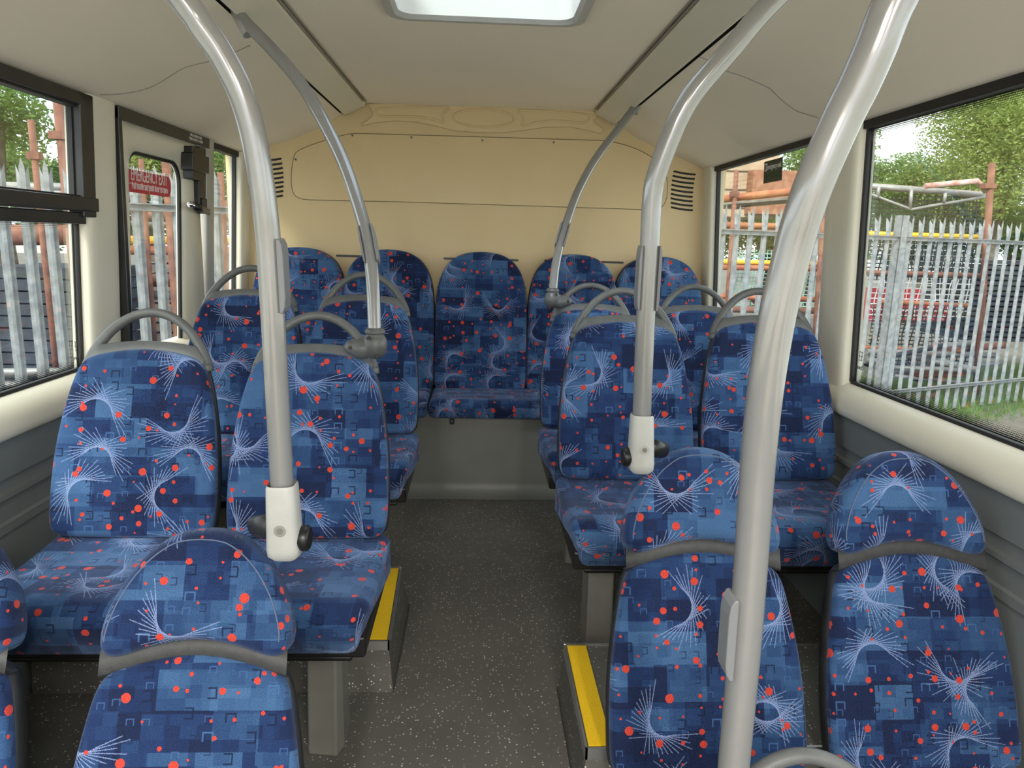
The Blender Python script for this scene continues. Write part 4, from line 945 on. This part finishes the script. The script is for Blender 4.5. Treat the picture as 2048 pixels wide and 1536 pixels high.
# ------------------------------------------------------------------ outside
ZG = -.65
mb = MB(); mb.sheet([[(x, y, ZG) for x in (-60, 60)] for y in (-30, 90)]); tag(part('yard_ground', mb, GROUNDM), None, None, kind='structure').name = 'floor.002'
FP = [(-6.2, 2.80), (-1.67, 5.03), (2.66, 7.10), (10.4, 10.3)]
mb = MB(); mb.sheet([[(x*1.0, y+(.35 if x < 0 else -1.3), ZG+.004) for x, y in [(-40, -15)]+FP+[(50, 28)]], [(x-20, y+60, ZG+.004) for x, y in [(-40, -15)]+FP+[(50, 28)]]])
tag(part('yard_dirt', mb, noisy('yard_dirt', (.10, .09, .07), (.16, .14, .11), 1.5, .95, detail=8)), None, None, kind='structure').name = 'floor.003'
def fpt(s):
    for a, b in zip(FP, FP[1:]):
        L_ = math.dist(a, b)
        if s <= L_ or b == FP[-1]: t = s/L_; return Vector((a[0]+(b[0]-a[0])*t, a[1]+(b[1]-a[1])*t)), Vector((b[0]-a[0], b[1]-a[1])).normalized()
        s -= L_
def pale_mesh(w, zt, zb, d):      # d = direction along fence
    mb = MB(); nrm = Vector((d.y, -d.x))      # towards the bus
    sec = [(-w/2, -.006), (-w*.30, -.004), (-w*.14, .014), (w*.14, .014), (w*.30, -.004), (w/2, -.006)]
    def P_(u, v, z): return (d.x*u+nrm.x*v, d.y*u+nrm.y*v, z)
    rows = [[P_(u, v, z) for u, v in sec] for z in (zb, zt-.19)]
    mb.sheet(rows, 0, smooth=False)
    # three-pointed head
    for (u0, u1, uc, vt, h, v0, v1) in ((-w/2, -w*.20, -w*.50, -.020, .040, -.006, .010), (w*.20, w/2, w*.50, -.020, .040, .010, -.006), (-w*.22, w*.22, 0, .012, .0, .012, .012)):
        zt_ = zt-h; z0 = zt-.19; zm = zt_-.055
        a, b, c, e, f_ = P_(u0, v0, z0), P_(u1, v1, z0), P_((u0+u1)/2+(u1-u0)/2, v1 if uc <= 0 else vt, zm), P_(uc, vt, zt_), P_(u0 if uc >= 0 else uc, v0 if uc >= 0 else vt, zm)
        ids = [mb.vert(p) for p in (a, b, c, e, f_)]; mb.face(ids, 0, False)
    return mb
def fence(label, s0, s1, pitch, w, zt, posts, off=0):
    c, _ = fpt((s0+s1)/2); t = thing('palisade_fence', label, 'fence', (c.x, c.y, ZG), 'galvanised palisade fencing outside the bus')
    L_ = t.location; s = s0; k = 0
    while s < s1:
        if not any(abs(s-p) < .05 for p in posts):
            p, d = fpt(s); mb = pale_mesh(w*random.uniform(.97, 1.03), zt+random.uniform(-.008, .008), ZG+.05, d); mb.v = [(a+p.x-L_.x+.0, b+p.y-L_.y, z-L_.z) for a, b, z in mb.v]; part('pale', mb, GALV, t)
        s += pitch; k += 1
    for (zr) in (zt-.26, ZG+.35):
        mb = MB(); pts = []; n = int((s1-s0)/.5)+1
        for i in range(n+1):
            p, d = fpt(s0+(s1-s0)*i/n); nn = Vector((d.y, -d.x)); pts.append((p, nn))
        rows = []
        for p, nn in pts: rows.append([(p.x-L_.x+nn.x*v, p.y-L_.y+nn.y*v, zr-L_.z+z) for v, z in ((.020, .022), (.052, .022), (.052, .016), (.026, .016), (.026, -.024), (.020, -.024), (.020, .022))])
        mb.sheet(rows, 0, smooth=False); o = part('rail', mb, GALV, t)
    for ps in posts:
        p, d = fpt(ps); nn = Vector((d.y, -d.x)); mb = MB(); x, y = p.x-L_.x, p.y-L_.y
        for a, b, c_, e in ((-.05, .05, -.055, -.049), (-.05, .05, .049, .055), (-.004, .004, -.05, .05)):
            mb.hexa([(x+d.x*u+nn.x*v, y+d.y*u+nn.y*v, 0) for u, v in ((c_, a), (e, a), (e, b), (c_, b))], [(x+d.x*u+nn.x*v, y+d.y*u+nn.y*v, zt-.01-L_.z) for u, v in ((c_, a), (e, a), (e, b), (c_, b))])
        mb.hexa([(x+d.x*u+nn.x*v, y+d.y*u+nn.y*v, 0) for u, v in ((-.055, .04), (.055, .04), (.055, .05), (-.055, .05))], [(x+d.x*u+nn.x*v, y+d.y*u+nn.y*v, zt-.01-L_.z) for u, v in ((-.055, .04), (.055, .04), (.055, .05), (-.055, .05))])
        part('post', mb, GALV, t)
    return t
def s_of_px(px, y=450):     # distance along the fence where a pixel column meets it
    d = ray(px, y); acc = 0
    for a, b in zip(FP, FP[1:]):
        ax, ay, bx_, by = *a, *b; ex, ey = bx_-ax, by-ay; den = d.x*ey-d.y*ex
        if abs(den) > 1e-9:
            t = (ax*ey-ay*ex)/den; u = (ax*d.y-ay*d.x)/den
            if t > 0 and 0 <= u <= 1: return acc+u*math.hypot(ex, ey)
        acc += math.dist(a, b)
sA = s_of_px(8); sB = s_of_px(147); pL = (sB-sA)/3
s1_ = s_of_px(1720); s2_ = s_of_px(2015); pR = (s2_-s1_)/12.0
L1 = math.dist(FP[0], FP[1]); L2 = math.dist(FP[1], FP[2])
fence('galvanised palisade fence outside the left windows, three-pointed pales', sA-14*pL, L1+.15, pL, .066, 1.745, [])
sP = s_of_px(1803)
fence('galvanised palisade fence outside the right windows with a square post', L1+2.3, sP+7.5, .182, .078, 1.735, [sP, sP-2.75])

LEAF1 = leafm('leaf_mid', (.07, .13, .03), (.16, .26, .06)); LEAF2 = leafm('leaf_bright', (.14, .20, .05), (.27, .34, .09)); LEAF3 = leafm('leaf_dark', (.04, .09, .02), (.09, .17, .04))
BARK = noisy('bark', (.08, .06, .04), (.16, .13, .09), 14, .9)
def tree(label, c, rad, n, ls, m, trunk=True, group='trees beyond the fence', dens=.35, seed=1, blobs=9):
    rnd = random.Random(seed); c = Vector(c); t = thing('leafy_tree', label, 'tree', (c.x, c.y, ZG), group); L_ = t.location; mb = MB()
    bl = []
    for i in range(blobs):
        u = Vector((rnd.uniform(-1, 1), rnd.uniform(-1, 1), rnd.uniform(-1, 1))); u = u.normalized()*rnd.uniform(.3, .75)
        bl.append((Vector((c.x+u.x*rad[0], c.y+u.y*rad[1], c.z+u.z*rad[2])), rnd.uniform(.35, .55)))
    for i in range(int(n*1.7)):
        b, s = rnd.choice(bl); u = Vector((rnd.gauss(0, 1), rnd.gauss(0, 1), rnd.gauss(0, 1))).normalized()*(rnd.random()**.4)*s*1.15
        p = Vector((b.x+u.x*rad[0], b.y+u.y*rad[1], b.z+u.z*rad[2]))-L_
        a = Vector((rnd.gauss(0, 1), rnd.gauss(0, 1), rnd.gauss(0, .6))).normalized(); bb = a.cross(Vector((rnd.gauss(0, 1), rnd.gauss(0, 1), rnd.gauss(0, 1)))).normalized(); l_ = ls*.55*rnd.uniform(.6, 1.3)
        ids = [mb.vert(q) for q in (p-a*l_, p+bb*l_*.45, p+a*l_, p-bb*l_*.45)]; mb.face(ids)
    part('crown', mb, m, t)
    mb = MB(); base = Vector((0, 0, 0)); top = c-L_; mb.tube([base, base+(top-base)*.35+Vector((.1, 0, 0)), top], [rad[0]*.07+.04, rad[0]*.05+.03, .02], 8)
    for b, s in bl[:6]: mb.tube([(top)*.5, (b-L_)*.5+top*.5*.6+Vector((0, 0, (b-L_).z*.2)), b-L_], [.04+.02*rad[0], .03, .012], 6)
    part('trunk', mb, BARK, t); return t
def TP(px, py, Y): return atY(px, py, Y)
tree('sparse leafy tree at the far left of the left window against the sky', TP(-20, 225, 11), (.85, .9, .75), 3000, .075, LEAF1, seed=3)
tree('mid green bushy tree low behind the fence in the left window', TP(90, 378, 15), (1.5, 1.2, .62), 6500, .08, LEAF2, seed=4)
tree('tree filling the left edge of the left window behind the fence', TP(-30, 345, 13), (1.0, 1.0, .75), 6500, .075, LEAF1, seed=5)
tree('small tree just left of the emergency door pillar', TP(185, 378, 14), (1.1, 1.1, .62), 5000, .07, LEAF1, seed=6)
tree('bright leafy tree seen through the emergency door glass', TP(300, 350, 13), (1.3, 1.2, 1.0), 8000, .07, LEAF2, seed=7)
tree('leafy tree seen through the narrow window behind the emergency door', TP(430, 360, 14), (1.3, 1.2, 1.1), 8000, .07, LEAF1, seed=8)
tree('low tree behind the board stack left of the bus', TP(230, 400, 12.5), (1.6, 1.2, .9), 6500, .075, LEAF3, seed=9)
tree('large bright green tree at the right edge of the right window', TP(2010, 290, 17), (2.1, 1.7, 2.0), 17000, .085, LEAF2, seed=11, blobs=14)
tree('tall tree rising out of the frame at the far right', TP(2150, 170, 18), (2.2, 1.8, 2.2), 11000, .085, LEAF2, seed=12, blobs=12)
tree('round mid green tree behind the shelter roof', TP(1790, 370, 20), (1.4, 1.3, .95), 9000, .085, LEAF1, seed=13)
tree('bushy green tree behind the shelter and rusty post', TP(1900, 400, 19), (1.5, 1.3, 1.1), 9000, .085, LEAF2, seed=14)
tree('dark tree filling the gap under the shelter roof', TP(1850, 470, 18.5), (2.0, 1.2, 1.0), 9000, .09, LEAF3, seed=15)
tree('leafy tree at the top of the rear right window', TP(1640, 320, 16), (1.1, 1.1, 1.0), 3600, .08, LEAF1, seed=16)
tree('green tree behind the scaffold rack in the rear right window', TP(1540, 470, 15), (1.9, 1.3, 1.0), 9500, .08, LEAF2, seed=17)
tree('far tree behind the stacked boards at the right', TP(2040, 450, 18), (1.6, 1.3, 1.0), 7500, .085, LEAF1, seed=18)

def post(label, px, y0, y1, Y, w, m=RUST, group='rusty uprights behind the fence', px2=None):
    a = atY(px, y0, Y); mb = MB(); h = a.z-ZG
    t = thing('rusty_post', label, 'post', (a.x, a.y, ZG), group); dx = ((atY(px2, y1, Y).x-a.x) if px2 is not None else 0)
    mb.tube([(dx, 0, 0), (0, 0, h)], w/2, 10); part('upright', mb, m, t)
    mb = MB(); q = h-.28; mb.box(-w*.9, w*.9, -w*.6, w*.6, q-.03, q+.03); part('coupler', mb, m, t); return t
post('thin rusty post in the left window, shorter than its neighbour', 62, 240, 700, 6.3, .055)
post('tall thick rusty post in the left window', 117, 196, 700, 6.0, .085)
post('rusty upright at the left end of the rack beyond the door, half hidden', 246, 420, 700, 7.85, .07)
post('rusty upright at the right end of the rack beyond the narrow window', 487, 420, 700, 8.05, .07)
post('rusty post behind the emergency door glass', 332, 318, 620, 6.6, .075)
post('slim rusty post behind the left part of the door glass', 282, 318, 620, 7.4, .05)
post('rusty post seen in the narrow window behind the door', 441, 345, 600, 6.9, .06)
post('second thin rusty post in the narrow rear left window', 466, 318, 600, 7.2, .05)
post('leaning rusty post at the right end of the shelter', 1984, 326, 900, 9.0, .085, px2=1935)
post('rusty scaffold post in the left of the rear right window', 1473, 340, 640, 8.6, .055, px2=1455)
post('rusty scaffold post beside the pillar in the rear right window', 1651, 380, 640, 8.6, .07, px2=1640)

def bar(name, label, cat, a, b, r, m, group=None, n=10):
    a, b = Vector(a), Vector(b); mb = MB(); mb.tube([(0, 0, 0), b-a], r, n); o = part(name, mb, m); o.location = a; return tag(o, label, cat, group)
# left yard: stack of black boards, grey pipes, racks
ORD = ('topmost', 'second', 'third', 'fourth', 'fifth', 'sixth', 'seventh', 'eighth', 'ninth', 'tenth', 'eleventh', 'twelfth', 'thirteenth', 'fourteenth', 'fifteenth', 'sixteenth')
def od(k): return ORD[k]+('' if k == 0 else ' from the top')
for k in range(15):
    z0 = .90-.110*k; a = atY(-60, 500, 6.4); b = atY(255, 500, 7.2)
    mb = MB(); L_ = (b.x-a.x); sh = random.uniform(-.05, .05); mb.box(sh, L_+sh, 0, .9, 0, .095); o = part('black_board', mb, BOARD); o.location = (a.x, 6.5, z0)
    tag(o, 'black board, %s in the stack behind the left fence' % od(k), 'board', 'black boards stacked behind the left fence')
for k in range(9):
    y = 6.05+.07*(k % 3); z = -.02+.075*(k//3)-.02*(k % 2)
    bar('steel_pipe', 'grey steel pipe in the low bundle before the black boards', 'pipe', (-5.0, y-.15, z), (-2.55+random.uniform(-.1, .1), y+.25*random.uniform(.5, 1), z+random.uniform(-.05, .05)), .034, PIPEG, 'grey pipes bundled behind the left fence')
bar('steel_pipe', 'red painted pipe lying under the grey pipe bundle on the left', 'pipe', (-5.0, 5.95, -.12), (-2.55, 6.1, -.13), .03, REDP)
for k, (yy, mm, lab) in enumerate(((372, PIPEG, 'upper'), (384, PIPEG, 'lower'))):
    bar('rack_tube', 'long pale horizontal tube, the %s of two across the left window' % lab, 'tube', atY(-60, yy, 7.0), atY(262, yy+6, 7.3), .045, mm)
bar('rack_tube', 'rust brown horizontal beam behind the left window fence pales', 'beam', atY(-60, 470, 6.9), atY(250, 470, 7.2), .10, RUST)
for k, (yy, mm, r, lab) in enumerate(((432, RUST, .05, 'dark red beam'), (447, PIPEG, .03, 'pale tube'), (480, YELP, .045, 'yellow beam'), (500, ORNG, .05, 'orange beam'), (560, RUST, .07, 'brown beam'), (590, PIPEG, .05, 'grey tube'))):
    bar('rack_tube', '%s lying across the rack seen through the emergency door glass' % lab, 'beam', atY(262, yy, 7.6), atY(480, yy+3, 8.0), r, mm)
for k in range(16):
    mb = MB(); a = atY(262, 500, 8.0); b = atY(478, 500, 8.0); mb.box(0, b.x-a.x, 0, .6, 0, .085); o = part('timber_board', mb, noisy('weathered_timber', (.20, .17, .13), (.32, .27, .21), 7, .85)); o.location = (a.x+random.uniform(-.03, .03), 8.1, 1.0-.110*k)
    tag(o, 'weathered board, %s in the pile beyond the emergency door' % od(k), 'board', 'weathered boards piled behind the emergency door')
# right yard: shelter with truss, racks, nets, boards, building
sh = thing('scaffold_shelter', 'low scaffold shelter roof with a shallow truss behind the right fence', 'shelter', tuple(atY(1730, 380, 9.2))); L_ = sh.location
def rel(p): return Vector(p)-L_
a, b = atY(1690, 362, 9.2), atY(1968, 383, 9.4); mb = MB(); mb.hexa([rel(a)+Vector(v) for v in ((0, 0, -.05), (0, 1.3, .05), (0, 1.3, .09), (0, 0, 0))], [rel(b)+Vector(v) for v in ((0, 0, -.05), (0, 1.3, .05), (0, 1.3, .09), (0, 0, 0))]); part('roof_sheet', mb, noisy('old_roof', (.30, .27, .24), (.42, .38, .34), 6, .8), sh)
mb = MB(); mb.tube([rel(atY(1850, 372, 9.1)), rel(atY(1955, 362, 9.1)), rel(atY(1972, 384, 9.1))], .035, 8); part('roof_flashing', mb, noisy('red_white', (.5, .45, .42), (.45, .16, .12), 12, .8), sh)
mb = MB(); mb.tube([rel(atY(1690, 368, 9.15)), rel(atY(1975, 392, 9.3))], .032, 8); mb.tube([rel(atY(1700, 373, 9.15)), rel(atY(1822, 419, 9.15)), rel(atY(1860, 412, 9.15)), rel(atY(1975, 393, 9.25))], .018, 8)
for x, y0, y1 in ((1758, 372, 396), (1823, 378, 418), (1891, 385, 405)): mb.tube([rel(atY(x, y0, 9.15)), rel(atY(x-3, y1, 9.15))], .022, 8)
part('truss', mb, PIPEG, sh)
for k, (yy, x0, x1, m_, r, lab) in enumerate(((466, 1700, 1965, YELP, .032, 'yellow'), (543, 1690, 1960, RUST, .032, 'dark red'), (603, 1760, 1935, ORNG, .030, 'orange middle'), (694, 1690, 1925, ORNG, .032, 'orange lowest'))):
    bar('rack_tube', '%s horizontal scaffold tube behind the right fence' % lab, 'tube', atY(x0, yy, 9.3), atY(x1, yy+8, 9.3), r, m_, n=8)
def net(name, label, cat, px0, px1, y0, y1, Y, m, group=None):
    a, b, c, d = atY(px0, y1, Y), atY(px1, y1, Y), atY(px1, y0, Y), atY(px0, y0, Y); mb = MB(); rows = []
    for i in range(9):
        row = []
        for j in range(13):
            p = (a.lerp(b, j/12)).lerp(d.lerp(c, j/12), i/8); q = p+Vector((0, .05*math.sin(j*1.3+i*.7), .0)); row.append(q)
        rows.append(row)
    ids = [[mb.vert(q-a, (q.x, q.z)) for q in r_] for r_ in rows]
    for i in range(8):
        for j in range(12): mb.face((ids[i][j], ids[i][j+1], ids[i+1][j+1], ids[i+1][j]))
    o = part(name, mb, m); o.location = a; tag(o, label, cat, group); return o
NETB = netm('black_net', (.02, .025, .02), .055, .32); NETW = netm('white_net', (.75, .77, .80), .075, .2)
net('debris_netting', 'black square mesh netting hanging under the shelter roof', 'netting', 1735, 1968, 392, 560, 9.35, NETB)
net('debris_netting', 'white square mesh netting behind the right fence, below the black mesh', 'netting', 1738, 1940, 470, 640, 9.6, NETW)
net('debris_netting', 'dark mesh netting low behind the right fence', 'netting', 1740, 1940, 608, 730, 9.5, NETB)
net('debris_netting', 'green tinted mesh netting in the rear right window', 'netting', 1470, 1640, 500, 620, 8.9, netm('green_net', (.30, .50, .40), .05, .25))
mb = MB(); mb.box(0, .62, 0, .4, 0, .5); o = part('red_crate', mb, REDP, bevel=.01); o.location = atY(1752, 645, 10.2); tag(o, 'bright red box among the scaffolding behind the right fence', 'box')
mb = MB(); mb.box(0, .8, 0, .4, 0, .22); o = part('red_crate', mb, REDP, bevel=.01); o.location = atY(1790, 640, 10.0); tag(o, 'lower red box beside the square fence post', 'box')
for k in range(16):
    mb = MB(); mb.box(0, 2.6, 0, 1.2, 0, .05); o = part('black_board', mb, BOARD); p = atY(1958, 520, 10.2); o.location = (p.x+random.uniform(-.06, .06), p.y, p.z-.076*k-.05)
    tag(o, 'dark panel, %s in the stack behind the right end of the fence' % od(k), 'board', 'dark panels stacked behind the right fence')
bl = thing('timber_building', 'pale timber clad building corner behind the rear right window', 'building', tuple(atY(1400, 420, 13))); L_ = bl.location
mb = MB(); p = rel(atY(1560, 300, 13)); mb.box(-2.6, p.x, 0, 2, -.1, 2.4); part('plank_wall', mb, noisy('pale_planks', (.36, .26, .17), (.46, .36, .25), 2, .8), bl)
mb = MB()
for k in range(7): mb.box(-2.6, p.x+.01, -.02, 0, .05+.32*k, .065+.32*k)
part('plank_joints', mb, BARK, bl)
mb = MB(); mb.box(p.x-.55, p.x+.9, -.3, .4, -.05, .70); part('brick_pier', mb, noisy('orange_brick', (.24, .09, .05), (.34, .17, .10), 9, .85), bl)
mb = MB(); mb.hexa([rel(atY(1420, 412, 9.0)), rel(atY(1660, 392, 9.0)), rel(atY(1660, 400, 11)), rel(atY(1420, 420, 11))], [rel(atY(1420, 408, 9.0)), rel(atY(1660, 386, 9.0)), rel(atY(1660, 394, 11)), rel(atY(1420, 414, 11))]); part('lean_to_roof', mb, noisy('dirty_sheet', (.12, .11, .10), (.25, .22, .19), 5, .8), bl)
for k, (yy, y2, m_, r, lab) in enumerate(((400, 375, ORNG, .045, 'top orange'), (449, 455, ORNG, .035, 'upper orange'), (462, 466, RUST, .03, 'thin rusty'), (523, 528, YELP, .03, 'yellow orange'), (534, 538, ORNG, .035, 'lower orange'), (592, 600, ORNG, .035, 'low orange'), (618, 622, RUST, .04, 'lowest rusty'))):
    bar('rack_tube', '%s scaffold tube seen in the rear right window' % lab, 'tube', atY(1425, yy, 8.7), atY(1662, y2, 8.7), r, m_, n=8)
bar('rack_tube', 'short diagonal rusty brace in the rear right window', 'tube', atY(1500, 590, 8.8), atY(1545, 640, 8.8), .04, RUST)
for k in range(14):
    x0 = 1700+random.uniform(0, 120); y0 = 690+random.uniform(0, 110); bar('scrap_pipe', 'dull pipe lying in the weedy heap behind the right fence', 'pipe', atY(x0, y0, 9.5+random.uniform(-.8, .3)), atY(x0+random.uniform(100, 260), y0+random.uniform(-30, 60), 9.2+random.uniform(-.4, .5)), random.uniform(.025, .05), random.choice((PIPEG, RUST, BOARD, PIPEG)), 'pipes heaped behind the right fence')
def weeds():
    rnd = random.Random(5); mb = MB(); c = atY(1900, 800, 8.6)
    for i in range(16000):
        s = rnd.uniform(L1+2.3, L1+L2+9); p, d = fpt(s); nn = Vector((-d.y, d.x)); q = Vector((p.x+nn.x*rnd.uniform(-1.0, 2.2), p.y+nn.y*rnd.uniform(-.6, 2.2), ZG)); h = rnd.uniform(.04, .22); a = Vector((rnd.gauss(0, 1), rnd.gauss(0, 1), 0)).normalized()*rnd.uniform(.003, .009)
        t = q+Vector((rnd.gauss(0, .06), rnd.gauss(0, .06), h)); ids = [mb.vert(v) for v in (q-a, q+a, t)]; mb.face(ids)
    o = part('weeds', mb, LEAF1); tag(o, 'weeds and grass growing along the foot of the right fence', 'weeds', kind='stuff')
weeds()
